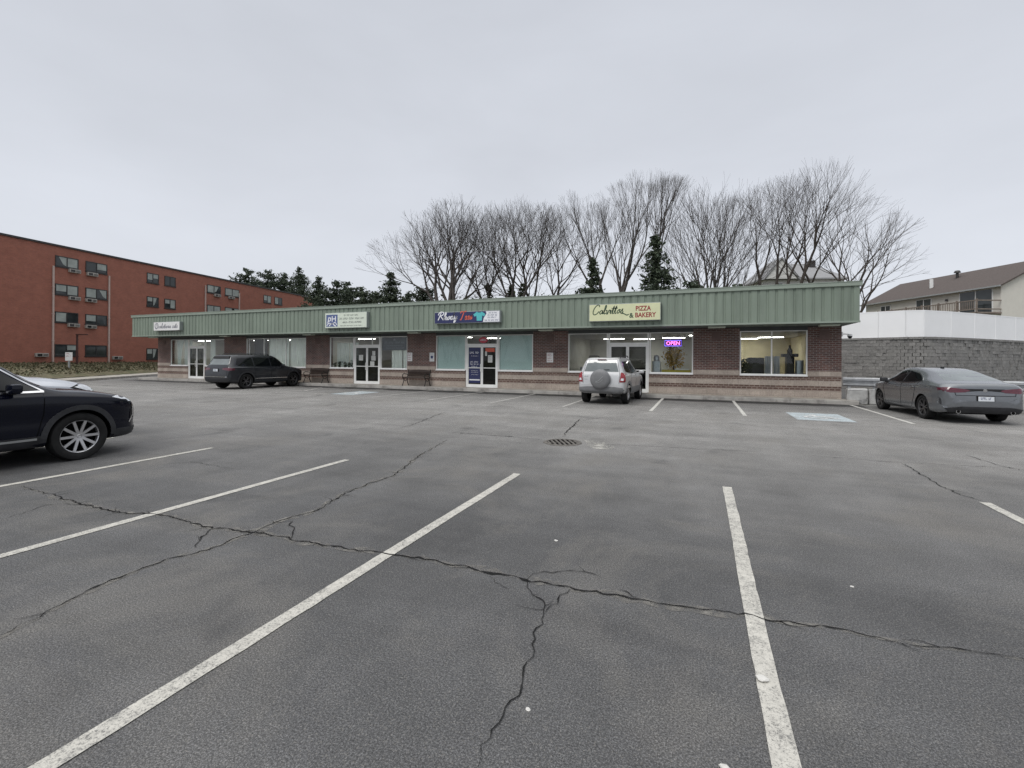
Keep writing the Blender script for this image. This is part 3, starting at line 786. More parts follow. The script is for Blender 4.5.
# white vinyl privacy fence on top of the wall
vf = root('vinyl_fence', 'smooth white vinyl privacy fence along the top of the grey block wall', 'fence', (10.9, 31.5, 2.85))
fp = [(2.6, 34.35), (5.1, 33.6), (7.45, 32.9), (9.4, 32.12), (10.5, 31.72), (11.3, 31.78), (13.0, 33.2), (14.75, 34.95), (16.45, 36.7), (18.2, 38.5), (19.9, 40.3), (22, 42.5), (24, 44.6), (26.2, 46.9), (28.6, 49.2), (31, 51.5), (33.4, 53.9), (35.8, 56.2), (38, 58.3)]
for i, (x, y) in enumerate(fp):
    MB().rbox(x - .025, x + .025, y - .025, y + .025, 2.85, 4.40, .004).build('fence_post', M['vinyl'], vf, world=True)
    if i < len(fp) - 1:
        a = Vector((x, y, 0)); c = Vector((*fp[i + 1], 0)); t = (c - a).normalized(); n = Vector((t.y, -t.x, 0)); b = MB(); L = (c - a).length
        q = (a + c) / 2; b.obox((q.x, q.y, 3.62), t * (L / 2 - .03), n * .022, (0, 0, .72))
        for z in (2.90, 4.365):
            b.obox((q.x, q.y, z), t * (L / 2 - .03), n * .030, (0, 0, .035))
        b.build('fence_panel', M['vinyl'], vf, world=True)
#@@PART3
# ------------------------------------------------------------------ the row of shops
WY, FY, BY = 21.15, 19.75, 32.0
X0, X1 = -35.6, 5.05
mall = root('shop_building', 'long single storey brick shop row with green ribbed metal fascia', 'building', (-15.3, 21.15, 0))
def mp_(b, name, m, parent=None, smooth=False):
    return b.build(name, m, parent or mall, smooth, world=True)
PIERS = [(-35.6, -34.25), (-28.86, -26.85), (-21.83, -20.03), (-14.65, -12.86), (-7.45, -5.71), (-.24, 1.54), (3.94, 5.05)]
WT = .28
for a, c in PIERS:
    b = MB(); b.box(a, c, WY, WY + WT, 1.19, 2.93); mp_(b, 'brick_pier', M['brick'])
BASES = [(-35.6, -32.40), (-30.75, -18.26), (-16.45, -11.09), (-9.30, -3.84), (-2.05, 5.05)]
def inpier(x0, x1):
    return [(max(a, x0), min(c, x1)) for a, c in PIERS if min(c, x1) - max(a, x0) > .05]
b1, b2 = MB(), MB()
for a, c in BASES:
    b1.box(a, c, WY - .012, WY + WT, .13, .43); b2.box(a, c, WY, WY + WT, .43, .61)
    b1.box(a, c, WY - .012, WY + WT, .61, .83); b2.box(a, c, WY, WY + WT, .83, 1.0)
    for p, q in inpier(a, c):
        b1.box(p, q, WY - .012, WY + WT, 1.002, 1.188)
mp_(b1, 'block_band', M['tanblock']); mp_(b2, 'brick_band', M['brownbrick'])
b = MB()
b.box(X1 - .25, X1 - .003, WY + WT, BY, .13, 4.2); b.box(X0 + .003, X0 + .25, WY + WT, BY, .13, 4.2); b.box(X0, X1, BY, BY + .25, 0, 4.2)
mp_(b, 'brick_wall', M['brick'])
b = MB(); b.box(X0 + .1, X1 - .1, WY + .05, BY - .1, 4.1, 4.2); mp_(b, 'roof', M['roofing'])
# header above the openings and the soffit
b = MB(); b.box(X0 + .003, X1 - .003, WY + .02, WY + .26, 2.935, 4.1); mp_(b, 'header_beam', M['header'])
b = MB(); b.box(-35.9, 5.22, FY + .06, WY + .015, 2.965, 3.01)
k = -35.7
while k < 5.15: b.box(k, k + .012, FY + .08, WY, 2.955, 2.966); k += .4
b.box(5.052, 5.22, WY, BY, 2.965, 3.01)
mp_(b, 'soffit', M['soffit'])
# ribbed fascia: real profile
def ribs(x0, x1, y, z0, z1, pitch=.295):
    pts = []; x = x0
    while x < x1 - 1e-6:
        for dx, dy in ((0, 0), (.19, 0), (.215, .03), (.27, .03)):
            if x + dx < x1: pts.append((x + dx, y - .03 + dy))
        x += pitch
    pts.append((x1, y - .03)); n = len(pts); mb = MB()
    mb.add([(p[0], p[1], z0) for p in pts] + [(p[0], p[1], z1) for p in pts], [(i, i + 1, n + i + 1, n + i) for i in range(n - 1)])
    return mb
b = ribs(-35.93, 5.24, FY, 2.985, 4.27)
b.box(-35.93, 5.24, FY + .012, FY + .05, 2.99, 4.27)
b.box(5.19, 5.238, FY + .05, BY, 2.985, 4.27); b.box(-35.928, -35.88, FY + .05, BY, 2.985, 4.27)
for k in range(40):
    y = FY + .1 + k * .3; b.box(5.238, 5.265, y, y + .2, 2.985, 4.27)
mp_(b, 'fascia', M['green'])
b = MB(); b.box(-36.0, 5.31, FY - .085, FY + .12, 4.265, 4.40); b.box(5.23, 5.31, FY + .12, BY, 4.265, 4.40); b.box(-36.0, -35.92, FY + .12, BY, 4.265, 4.40)
b.box(-36.01, 5.32, FY - .10, FY + .12, 4.40, 4.425)
b.box(-35.95, 5.26, FY - .05, FY - .03, 2.965, 3.03)
mp_(b, 'roof_edge_cap', M['greencap'])
for a, c in PIERS:
    mid = (a + c) / 2
    b = MB(); b.box(mid - .17, mid + .17, WY - .014, WY - .001, 2.42, 2.80)
    for z in range(6): b.box(mid - .15, mid + .15, WY - .02, WY - .014, 2.45 + z * .057, 2.47 + z * .057)
    mp_(b, 'wall_vent', M['vent'])
    b = MB(); b.rbox(mid - .32, mid + .32, 20.3, 20.62, 2.90, 2.962, .015); mp_(b, 'soffit_light', M['paleface'])

def window(x0, x1, z0=1.0, z1=2.80, mull=(), glass='glass', deep=.06, fr='alum', head=True):
    b = MB(); y0, y1 = WY + .03, WY + .03 + deep; w = .05
    b.box(x0 + .002, x0 + w, y0, y1, z0 + .003, z1); b.box(x1 - w, x1 - .002, y0, y1, z0 + .003, z1)
    b.box(x0 + w, x1 - w, y0, y1, z0 + .003, z0 + w + .015); b.box(x0 + w, x1 - w, y0, y1, z1 - .03, z1)
    b.box(x0 - .0, x1, WY - .035, WY + .03, z0 - .02, z0 + .028)
    for q in mull: b.box(q - .025, q + .025, y0, y1, z0 + w + .015, z1 - .03)
    f = mp_(b, 'window', M[fr])
    b = MB(); b.box(x0 + .002, x1 - .002, WY + .02, WY + .2, z1 + .001, 2.934); b.build('head_trim', M['header'], f, world=True)
    b = MB(); xs = [x0 + w] + list(mull) + [x1 - w]
    for i in range(len(xs) - 1):
        p, q = xs[i] + .026 * (i > 0), xs[i + 1] - .026 * (i < len(xs) - 2)
        b.box(p, q, WY + .055, WY + .063, z0 + w + .016, z1 - .031)
    b.build('pane', M[glass], f, world=True)
    return f
def door(x0, x1, leaves, zt=2.27, glass='doorglass', transom=None):
    """aluminium shop door with glazed leaves under a transom light"""
    b = MB(); y0, y1 = WY + .02, WY + .09
    b.box(x0 + .002, x0 + .075, y0, y1, .16, 2.80); b.box(x1 - .075, x1 - .002, y0, y1, .16, 2.80)
    b.box(x0 + .075, x1 - .075, y0, y1, zt, zt + .09); b.box(x0 + .075, x1 - .075, y0, y1, 2.76, 2.80)
    b.box(x0 + .075, x1 - .075, y0 - .02, y1, .152, .20)
    f = mp_(b, 'door', M['alum'])
    b = MB(); b.box(x0 + .002, x1 - .002, WY + .02, WY + .2, 2.801, 2.934); b.build('head_trim', M['header'], f, world=True)
    b = MB()
    if transom: b.box(transom - .02, transom + .02, y0, y1, zt + .091, 2.759); b.build('transom_bar', M['alum'], f, world=True)
    b = MB(); b.box(x0 + .076, x1 - .076, WY + .055, WY + .063, zt + .091, 2.759); b.build('transom', M['glass'], f, world=True)
    xs = leaves
    for i in range(len(xs) - 1):
        p, q = xs[i] + .004, xs[i + 1] - .004; b = MB(); s = .06
        b.box(p, p + s, y0 + .012, y1 - .015, .205, zt - .004); b.box(q - s, q, y0 + .012, y1 - .015, .205, zt - .004)
        b.box(p + s, q - s, y0 + .012, y1 - .015, zt - .09, zt - .004); b.box(p + s, q - s, y0 + .012, y1 - .015, .205, .31)
        b.box(p + s, q - s, y0 + .022, y1 - .022, 1.12, 1.16)
        b.build('door_leaf', M['alum'], f, world=True)
        b = MB(); b.box(p + s + .001, q - s - .001, WY + .05, WY + .056, .311, 1.119); b.box(p + s + .001, q - s - .001, WY + .05, WY + .056, 1.161, zt - .091); b.build('pane', M[glass], f, world=True)
        hx = q - .045 if i == 0 else p + .045
        b = MB(); b.tube([(hx, y0, .95), (hx, y0 - .05, .97), (hx, y0 - .05, 1.33), (hx, y0, 1.35)], .014, 6); b.build('handle', M['alum'], f, True, world=True)
    return f
window(-34.25, -32.42); door(-32.40, -30.75, (-32.325, -31.575, -30.825)); window(-30.73, -28.86)
window(-26.85, -21.83, mull=(-26.60, -25.32, -23.48))
window(-20.03, -18.28); door(-18.26, -16.45, (-18.185, -17.355, -16.525), transom=-17.0); window(-16.43, -14.65)
window(-12.86, -11.11); door(-11.09, -9.30, (-11.015, -10.195, -9.375)); window(-9.28, -7.45)
window(-5.71, -3.86); door(-3.84, -2.05, (-3.765, -2.98, -2.125)); window(-2.03, -.24)
window(1.54, 3.94, mull=(2.70,))

# interiors: floor, ceiling and partition walls of the four shops
SHOPS = [(-35.3, -20.95, 'iwall'), (-20.9, -13.78, 'iwall'), (-13.72, -6.6, 'iwall'), (-6.55, .86, 'iwall'), (.92, 4.75, 'iyellow')]
for a, c, wm in SHOPS:
    b = MB(); b.quad((a, WY + .3, .155), (c, WY + .3, .155), (c, BY - 2.2, .155), (a, BY - 2.2, .155)); mp_(b, 'interior_floor', M['ifloor'])
    b = MB(); b.box(a, c, WY + .3, BY - 2.2, 2.86, 2.90); mp_(b, 'interior_ceiling', M['ceiling'])
    b = MB(); b.box(a, a + .04, WY + .3, BY - 2.2, .16, 2.85); b.box(c - .04, c, WY + .3, BY - 2.2, .16, 2.85); b.box(a + .04, c - .04, BY - 2.3, BY - 2.2, .16, 2.85); mp_(b, 'interior_wall', M[wm])
for x, y in ((-4.6, 27.2), (-1.3, 26.6), (1.4, 27.0), (3.4, 27.2), (-3.0, 27.9), (.1, 24.2), (-10.9, 24.6), (2.4, 28.6), (-12.4, 23.2), (-8.4, 23.2), (-19.2, 23.4), (-16.4, 24.2), (-15.2, 23.2), (-34, 23.4), (-31, 23.4), (-28.5, 23.6), (-25.5, 23.4), (-24, 23.4), (-22.4, 23.4)):  # lights behind the curtains and shades are added to brighten them
    b = MB(); b.rbox(x - .6, x + .6, y - .14, y + .14, 2.80, 2.855, .01); f = mp_(b, 'ceiling_and_fill_light', M['white'])
    b = MB(); b.box(x - .57, x + .57, y - .115, y + .115, 2.788, 2.799); b.build('diffuser', M['lamp'], f, world=True)

def drape(x0, x1, z0, z1, y, name, label, m, amp=.035, wl_=.16, pinch=None, cat='curtain', group=None, seed=0):
    """a hanging cloth with folds; pinch narrows it towards the bottom"""
    r = random.Random(seed); n = max(6, int((x1 - x0) / .022)); nz = 8; mb = MB(); ph = [r.uniform(0, 6.28) for _ in range(3)]
    for j in range(nz + 1):
        t = j / nz; z = lerp(z1, z0, t)
        for i in range(n + 1):
            u = i / n; x = lerp(x0, x1, u)
            if pinch is not None:
                k = 1 - .55 * math.sin(min(1, t * 1.25) * PI / 2) * (1 if t < .75 else 1); x = lerp(pinch, x, k)
            yy = y + amp * math.sin(2 * PI * (x1 - x0) * u / wl_ + ph[0]) * (.6 + .4 * t) + amp * .5 * math.sin(2 * PI * (x1 - x0) * u / (wl_ * 2.3) + ph[1])
            mb.v.append((x, yy, z))
    w = n + 1
    for j in range(nz):
        for i in range(n): mb.f.append((j * w + i, j * w + i + 1, (j + 1) * w + i + 1, (j + 1) * w + i)); mb.m.append(0)
    o = mb.build(name, M[m], smooth='all', fix=False); tag(o, label, cat, group); return o
drape(-34.15, -33.35, .98, 2.84, WY + .36, 'curtain', 'white curtain gathered at the far left shop window', 'curtain', pinch=-33.95, seed=1)
drape(-33.3, -32.5, .98, 2.84, WY + .36, 'curtain', 'white curtain hanging straight beside the far left glass doors', 'curtain', seed=2)
drape(-30.7, -30.2, .98, 2.84, WY + .36, 'curtain', 'narrow white curtain just right of the far left glass doors', 'curtain', seed=3)
drape(-29.15, -28.9, .98, 2.84, WY + .36, 'curtain', 'narrow white curtain beside the second brick pier from the left', 'curtain', seed=4)
drape(-25.2, -23.55, .98, 2.84, WY + .36, 'curtain', 'sheer pleated curtain in the middle pane of the wide window behind the dark parked car', 'curtain', .03, .2, seed=5)
drape(-23.42, -21.9, .98, 2.84, WY + .36, 'curtain', 'sheer pleated curtain in the right pane of the wide window behind the dark parked car', 'curtain', .03, .2, seed=6)
b = MB(); b.rbox(-26.52, -25.4, WY + .32, WY + .36, .98, 2.84, .01)
mp_(b, 'display_panel', M['panel'])
drape(-19.95, -19.0, .98, 2.5, WY + .5, 'curtain', 'pale curtain left half behind the window with small pots', 'curtain', .03, .18, seed=7)
drape(-18.97, -18.32, .98, 2.5, WY + .5, 'curtain', 'pale curtain right half behind the window with small pots', 'curtain', .03, .18, seed=8)
for i, (x, h) in enumerate(((-19.8, .22), (-19.45, .30), (-19.05, .27), (-18.75, .24), (-18.5, .36))):
    t = root('potted_plant', ['low dark potted plant at the left end of the window sill', 'bushy dark potted plant second from the left on the window sill', 'dark potted plant in the middle of the window sill', 'small dark potted plant second from the right on the window sill', 'tallest dark potted plant on the window sill beside the doors'][i], 'plant', (x, WY + .2, 1.0), 0, 'potted plants on the shop window sill')
    b = MB(); b.lathe([(.001, 0), (.05, 0), (.065, .10), (.055, .10), (.05, .085)], n=12); b.build('pot', M['black'], t, True)
    r = random.Random(i); b = MB(); leafcloud(b, [(r.gauss(0, .045), r.gauss(0, .045), .1 + r.random() * h) for _ in range(70)], .03, .06, r); b.build('foliage', M['leaf'], t, fix=False)
drape(-15.95, -15.25, .98, 2.06, WY + .4, 'vertical_blind', 'pale vertical blind left section under the dark window banner', 'curtain', .02, .12, cat='blind', seed=9)
drape(-15.18, -14.72, .98, 2.06, WY + .4, 'vertical_blind', 'pale vertical blind right section under the dark window banner', 'curtain', .02, .12, cat='blind', seed=10)
# dark lettered banner in that window
t = root('window_banner', 'dark blue grey banner with white lettering across the upper shop window', 'banner', (-15.54, WY + .1, 2.06))
b = MB(); b.box(-16.36, -14.72, WY + .095, WY + .10, 2.04, 2.755); b.build('panel', pm('dark_blue_grey_vinyl', (.05, .06, .075), .5, var=.2, scale=5), t, world=True)
b = MB(); scribble_line(b, -16.2, -14.85, 2.42, .10, WY + .094, 3); scribble_line(b, -16.0, -15.0, 2.27, .05, WY + .094, 4); scribble_line(b, -16.1, -14.9, 2.14, .05, WY + .094, 5)
b.box(-15.62, -15.48, WY + .092, WY + .094, 2.57, 2.68); b.build('lettering', M['lavink'], t, world=True)
# shades filling the tee shirt shop's windows
for x0, x1, lab in ((-12.8, -11.17, 'pale aqua window shade left of the navy poster door'), (-9.22, -7.51, 'pale aqua window shade right of the navy poster door')):
    b = MB(); b.rbox(x0, x1, WY + .10, WY + .112, 1.07, 2.76, .004); mp_(b, 'window_shade', M['film'])['label'] = lab

def card(name, x0, x1, z0, z1, label, m='paper', y=WY + .018, cat='notice', lines=4, ink='greyink', seed=0, th=.004):
    t = root(name, label, cat, ((x0 + x1) / 2, y, z0))
    b = MB(); b.box(x0, x1, y - th, y, z0, z1); b.build('sheet', M[m], t, world=True)
    if lines:
        b = MB(); hh = (z1 - z0) / (lines * 1.9 + 1)
        for i in range(lines):
            scribble_line(b, x0 + .12 * (x1 - x0), x1 - .1 * (x1 - x0), z1 - (i + 1) * hh * 1.85, hh, y - th - .0005, seed + i)
        b.build('lettering', M[ink], t, world=True)
    return t
yd = WY + .048
card('paper_notice', -17.93, -17.64, 1.47, 1.78, 'square white paper notice on the left of the two glass doors', y=yd, seed=1)
card('paper_notice', -17.0, -16.8, 1.75, 2.0, 'small white paper notice at the top of the right glass door', y=yd, seed=2)
card('paper_notice', -17.06, -16.78, 1.47, 1.73, 'white paper notice in the middle of the right glass door', y=yd, seed=3)
card('paper_notice', -17.14, -16.86, 1.18, 1.42, 'lowest white paper notice on the right glass door', y=yd, seed=4)
t = root('door_poster', 'navy blue poster with white print filling the left door of the tee shirt shop', 'poster', (-10.6, yd, .37))
b = MB(); b.box(-10.925, -10.285, yd - .004, yd, .375, 2.175); b.build('panel', M['navy'], t, world=True)
b = MB(); y = yd - .005
for z, h, x0, x1, s in ((1.86, .11, -10.88, -10.33, 1), (1.72, .04, -10.8, -10.4, 2), (1.40, .075, -10.85, -10.36, 3), (1.29, .075, -10.85, -10.36, 4), (1.18, .06, -10.78, -10.42, 5), (.98, .03, -10.8, -10.4, 6), (.90, .03, -10.8, -10.4, 7), (.78, .03, -10.8, -10.4, 8)): scribble_line(b, x0, x1, z, h, y, s)
b.box(-10.9, -10.31, y - .002, y, .50, .56); b.build('lettering', M['whiteink'], t, world=True)
card('paper_notice', -10.02, -9.92, 1.75, 1.98, 'narrow white notice near the hinge of the glass door beside the navy poster', y=yd, seed=5)
card('paper_notice', -9.86, -9.62, 1.42, 1.78, 'white printed notice in the middle of the glass door beside the navy poster', y=yd, seed=6)
b = MB(); b.box(-10.0, -9.5, yd - .003, yd, 1.95, 2.14); tag(b.build('door_sticker', M['orangered']), 'orange red sticker at the top of the glass door beside the navy poster', 'sticker')
# oval red sign above the tee shirt door
t = root('oval_sign', 'red and white oval sign in the light above the tee shirt shop door', 'sign', (-10.15, WY + .04, 2.4))
b = MB(); n = 28
b.add([(-10.12 + .24 * math.cos(2 * PI * k / n), y_, 2.55 + .15 * math.sin(2 * PI * k / n)) for y_ in (WY + .03, WY + .05) for k in range(n)], [tuple(range(n)), tuple(range(2 * n - 1, n - 1, -1))] + [(k, (k + 1) % n, n + (k + 1) % n, n + k) for k in range(n)])
b.build('panel', M['signred'], t, world=True)
b = MB(); textmesh(b, 'OPEN', -10.28, -9.96, 2.495, 2.605, WY + .028, bold=.01); b.build('lettering', M['whiteink'], t, world=True)
# reserved parking signs on the piers
for x0, x1, lab, bl in ((-14.62, -14.32, 'white sign with red print at the left edge of the pier above the bench', 0), (-13.24, -12.95, 'white sign with dark symbol at the right edge of the pier above the bench', 1), (-6.75, -6.43, 'white sign with red print alone on the brick pier left of the silver car', 2)):
    t = root('wall_sign', lab, 'sign', ((x0 + x1) / 2, WY - .01, 1.45)); t['group'] = 'white signs on the brick piers'
    b = MB(); b.rbox(x0, x1, WY - .016, WY - .002, 1.45, 1.91, .006); b.build('panel', M['white'], t, world=True)
    b = MB(); y = WY - .017; cx = (x0 + x1) / 2
    if bl == 1:
        b.box(cx - .075, cx + .075, y - .002, y, 1.60, 1.75); scribble_line(b, x0 + .03, x1 - .03, 1.82, .04, y, 1); scribble_line(b, x0 + .03, x1 - .03, 1.50, .04, y, 2); ik = 'navyink'
    else:
        for i, z in enumerate((1.82, 1.74, 1.62, 1.52)): scribble_line(b, x0 + .04, x1 - .04, z, .05, y, 8 + i + bl)
        ik = 'redink'
    b.build('lettering', M[ik], t, world=True)

# pizza shop: neon sign, decorations, counters seen through the glass
t = root('neon_sign', 'glowing pink and violet neon OPEN sign hanging in the pizza shop window', 'neon sign', (-1.1, WY + .14, 2.2))
b = MB(); b.rbox(-1.42, -.70, WY + .17, WY + .20, 2.19, 2.47, .01); b.build('backing', M['black'], t, world=True)
b = MB(); textmesh(b, 'OPEN', -1.34, -.78, 2.25, 2.41, WY + .15, bold=.012); b.build('letters', M['neonpink'], t, world=True)
b = MB(); b.tube([(-1.4, WY + .16, 2.21), (-.72, WY + .16, 2.21), (-.72, WY + .16, 2.45), (-1.4, WY + .16, 2.45), (-1.4, WY + .16, 2.21)], .014, 6); b.build('border_tube', M['neonviolet'], t, world=True)
b = MB(); b.tube([(-1.3, WY + .18, 2.47), (-1.3, WY + .18, 2.86)], .006, 5); b.tube([(-.8, WY + .18, 2.47), (-.8, WY + .18, 2.86)], .006, 5); b.build('hanger', M['black'], t, world=True)
t = root('decorative_tree', 'golden leaved decorative tree in the pizza shop window', 'decoration', (-1.05, WY + .62, .16))
b = MB(); b.tube([(0, 0, 0), (.02, 0, .7), (-.02, .02, 1.5)], [.05, .04, .02], 8); b.build('trunk', M['bark'], t)
r = random.Random(4); b = MB(); leafcloud(b, [(r.gauss(0, .17), r.gauss(0, .1), 1.55 + r.gauss(0, .22)) for _ in range(900)], .035, .075, r); b.build('foliage', M['gold'], t, fix=False)
t = root('display_table', 'yellow clothed display table inside the pizza shop window', 'table', (-.95, WY + .75, .16))
b = MB(); b.rbox(-.6, .6, -.3, .3, 0, 1.0, .02); b.build('cloth', M['yellowcloth'], t)
b = MB(); b.rbox(-.05, .55, -.28, .2, 1.002, 1.05, .01); b.build('tray', M['white'], t)
b = MB(); b.rbox(-1.95, -1.6, WY + .4, WY + .75, .16, 1.55, .03); b.lathe([(.001, 1.55), (.12, 1.56), (.13, 1.7), (.08, 1.8), (.001, 1.82)], n=14, c=(-1.78, WY + .57, 0)); tag(b.build('drinks_dispenser', M['steel'], smooth=True), 'grey steel drinks dispenser in the corner of the pizza shop window', 'dispenser')
for x, y, lab in ((-5.1, 22.6, 'dark wood dining table behind the left pizza shop window'), (-4.3, 23.9, 'dark wood dining table further inside behind the left pizza shop window')):
    t = root('dining_table', lab, 'table', (x, y, .155), 0, 'dining tables inside the pizza shop')
    b = MB(); b.rbox(-.5, .5, -.4, .4, .72, .76, .01); b.build('top', M['wood'], t)
    b = MB(); b.tube([(0, 0, 0), (0, 0, .72)], .04, 8); b.box(-.3, .3, -.03, .03, 0, .03); b.box(-.03, .03, -.3, .3, 0, .031); b.build('pedestal', M['black'], t)
for x, y, rz, lab in ((-5.4, 23.25, 0, 'white cardboard boxes stacked behind the left pizza shop window'),):
    b = MB()
    for k in range(6): b.rbox(x - .2, x + .2, y - .2, y + .2, .92 + k * .05, .965 + k * .05, .006)
    b.box(x - .3, x + .3, y - .3, y + .3, .155, .915)
    tag(b.build('box_stack', M['white']), lab, 'boxes')
b = MB(); b.rbox(1.95, 2.55, WY + 1.0, WY + 1.6, .16, 1.72, .03); b.rbox(2.0, 2.2, WY + .96, WY + 1.0, .3, 1.6, .01); tag(b.build('oven', M['panel'], smooth=True), 'black oven cabinet seen through the right end shop window', 'oven')
drape(2.50, 2.80, .98, 1.78, WY + .5, 'curtain', 'short grey curtain at the middle bar of the right end window', 'curtaingrey', .03, .12, seed=21)
drape(2.82, 3.05, .98, 1.78, WY + .5, 'curtain', 'short grey curtain just right of the middle bar of the right end window', 'curtaingrey', .03, .12, seed=22)
b = MB(); b.rbox(3.35, 3.62, WY + .8, WY + 1.3, .16, 1.75, .02); b.rbox(3.2, 3.75, WY + .7, WY + 1.35, 1.752, 1.88, .02); b.lathe([(.1, 1.88), (.1, 2.02), (.04, 2.14), (.04, 2.24)], n=12, c=(3.48, WY + 1.0, 0)); tag(b.build('drinks_machine', M['black'], smooth=True), 'tall black drinks machine at the right of the right end shop window', 'machine')
b = MB(); b.rbox(3.66, 3.9, WY + .55, WY + .95, .16, 1.62, .02); tag(b.build('steel_cabinet', M['steel'], smooth=True), 'narrow steel cabinet against the right edge of the right end window', 'cabinet')
t = root('potted_plant', 'leafy green potted plant at the left of the right end shop window', 'plant', (1.75, WY + .5, .16))
b = MB(); b.lathe([(.001, 0), (.14, 0), (.17, .75), (.15, .75), (.14, .7)], n=14); b.build('pot', M['white'], t, True)
r = random.Random(8); b = MB(); leafcloud(b, [(r.gauss(0, .14), r.gauss(0, .12), .75 + r.random() * .75) for _ in range(200)], .05, .11, r); b.build('foliage', M['leaf'], t, fix=False)
b = MB(); b.rbox(-5.4, -2.6, 26.0, 26.7, .16, 1.1, .02); b.rbox(-5.45, -2.55, 25.95, 26.75, 1.1, 1.14, .01); tag(b.build('shop_counter', M['wood']), 'dark wood service counter deep inside the pizza shop', 'counter')

# ------------------------------------------------------------------ shop signs on the fascia
SY0, SY1 = 19.5, FY - .035
def signbox(name, label, x0, x1, z0, z1, face, case='signcase'):
    t = root(name, label, 'sign', ((x0 + x1) / 2, SY1, z0)); t['group'] = 'shop signs along the green fascia'
    b = MB(); b.rbox(x0, x1, SY0 + .004, SY1, z0, z1, .012); b.build('cabinet', M[case], t, world=True)
    b = MB(); b.box(x0 + .025, x1 - .025, SY0 - .003, SY0 + .003, z0 + .025, z1 - .025); b.build('face', M[face], t, world=True)
    return t
y = SY0 - .005
s1 = signbox('shop_sign', 'small white sign with grey violet script, leftmost on the green fascia', -33.3, -30.7, 3.30, 3.88, 'white')
b = MB(); script(b, 'Dcalatierie cuts', -33.1, -30.9, 3.47, .13, y, .020)
b.build('lettering', M['lavink'], s1, world=True); b = MB()
n = 18; b.add([(-33.0 + .17 * (1 if q else .74) * math.cos(2 * PI * k / n), y, 3.60 + .2 * (1 if q else .78) * math.sin(2 * PI * k / n)) for q in (0, 1) for k in range(n)], [(k, (k + 1) % n, n + (k + 1) % n, n + k) for k in range(n) if k not in (2, 3)])
b.build('logo', M['lavink'], s1, world=True)
s2 = signbox('shop_sign', 'pale green and white sign with blue square logo and grey print', -18.80, -16.0, 3.19, 4.02, 'paleface')
b = MB(); b.box(-18.70, -17.93, SY0 - .007, SY0 - .003, 3.28, 3.92); b.build('logo_panel', M['slateblue'], s2, world=True)
b = MB(); textmesh(b, 'p', -18.62, -18.36, 3.45, 3.78, SY0 - .009, .2, bold=.015); textmesh(b, 'H', -18.32, -18.04, 3.55, 3.84, SY0 - .009, .0, bold=.015)
stroke(b, [(-18.66, 3.33), (-18.5, 3.47), (-18.3, 3.42), (-18.1, 3.5), (-17.97, 3.36)], .022, SY0 - .009); stroke(b, [(-18.5, 3.32), (-18.3, 3.45), (-18.15, 3.36), (-18.05, 3.30)], .03, SY0 - .009)
b.build('logo', M['whiteink'], s2, world=True)
b = MB(); scribble_line(b, -17.5, -16.55, 3.83, .075, y, 2); scribble_line(b, -17.8, -16.15, 3.64, .095, y, 3)
textmesh(b, '401-732-0700', -17.6, -16.35, 3.44, 3.54, y, bold=.02); scribble_line(b, -17.75, -16.25, 3.29, .05, y, 6)
b.build('lettering', M['greyink'], s2, world=True)
s3 = signbox('shop_sign', 'navy sign with white and orange script, teal tee shirt and white end panel', -11.95, -8.47, 3.28, 3.84, 'navy')
b = MB(); script(b, 'Rhody', -11.78, -10.72, 3.45, .15, y, .024, .03); b.build('white_lettering', M['whiteink'], s3, world=True)
b = MB(); script(b, 'Tees', -10.56, -9.90, 3.45, .15, y, .024, .02); b.build('orange_lettering', M['orangered'], s3, world=True)
b = MB(); b.add([(x_, y, z_) for x_, z_ in ((-9.66, 3.38), (-9.40, 3.38), (-9.38, 3.62), (-9.28, 3.57), (-9.22, 3.68), (-9.40, 3.80), (-9.47, 3.76), (-9.59, 3.76), (-9.66, 3.80), (-9.84, 3.68), (-9.78, 3.57), (-9.68, 3.62))], [tuple(range(12))])
b.build('tee_shirt_emblem', M['teal'], s3, world=True)
b = MB(); b.add([(x_, y, z_) for x_, z_ in ((-9.34, 3.315), (-8.505, 3.315), (-8.505, 3.805), (-9.2, 3.805), (-9.16, 3.7), (-9.3, 3.5))], [tuple(range(6))]); b.build('end_panel', M['whiteink'], s3, world=True)
b = MB(); y2 = y - .002
scribble_line(b, -9.05, -8.6, 3.70, .055, y2, 1); scribble_line(b, -9.1, -8.58, 3.59, .065, y2, 2); scribble_line(b, -9.1, -8.65, 3.49, .06, y2, 3); scribble_line(b, -9.25, -8.55, 3.36, .065, y2, 4)
b.build('navy_lettering', M['navyink'], s3, world=True)
s4 = signbox('shop_sign', 'large cream sign reading Calvittos Pizza and Bakery over the open shop', -4.36, -1.44, 3.20, 3.93, 'cream')
b = MB(); script(b, 'Calvittos', -4.22, -2.92, 3.50, .15, y, .020, .03)
stroke(b, [(-3.02, 3.53), (-2.9, 3.5), (-2.78, 3.44), (-2.70, 3.47)], .022, y); b.build('script_lettering', M['darkgreenink'], s4, world=True)
b = MB(); textmesh(b, 'PIZZA', -2.42, -1.82, 3.60, 3.80, y, bold=.03); textmesh(b, 'BAKERY', -2.44, -1.62, 3.33, 3.53, y, bold=.03); b.build('red_lettering', M['redink'], s4, world=True)
b = MB(); textmesh(b, '&', -2.68, -2.50, 3.32, 3.52, y, bold=.03); b.build('ampersand', M['darkgreenink'], s4, world=True)

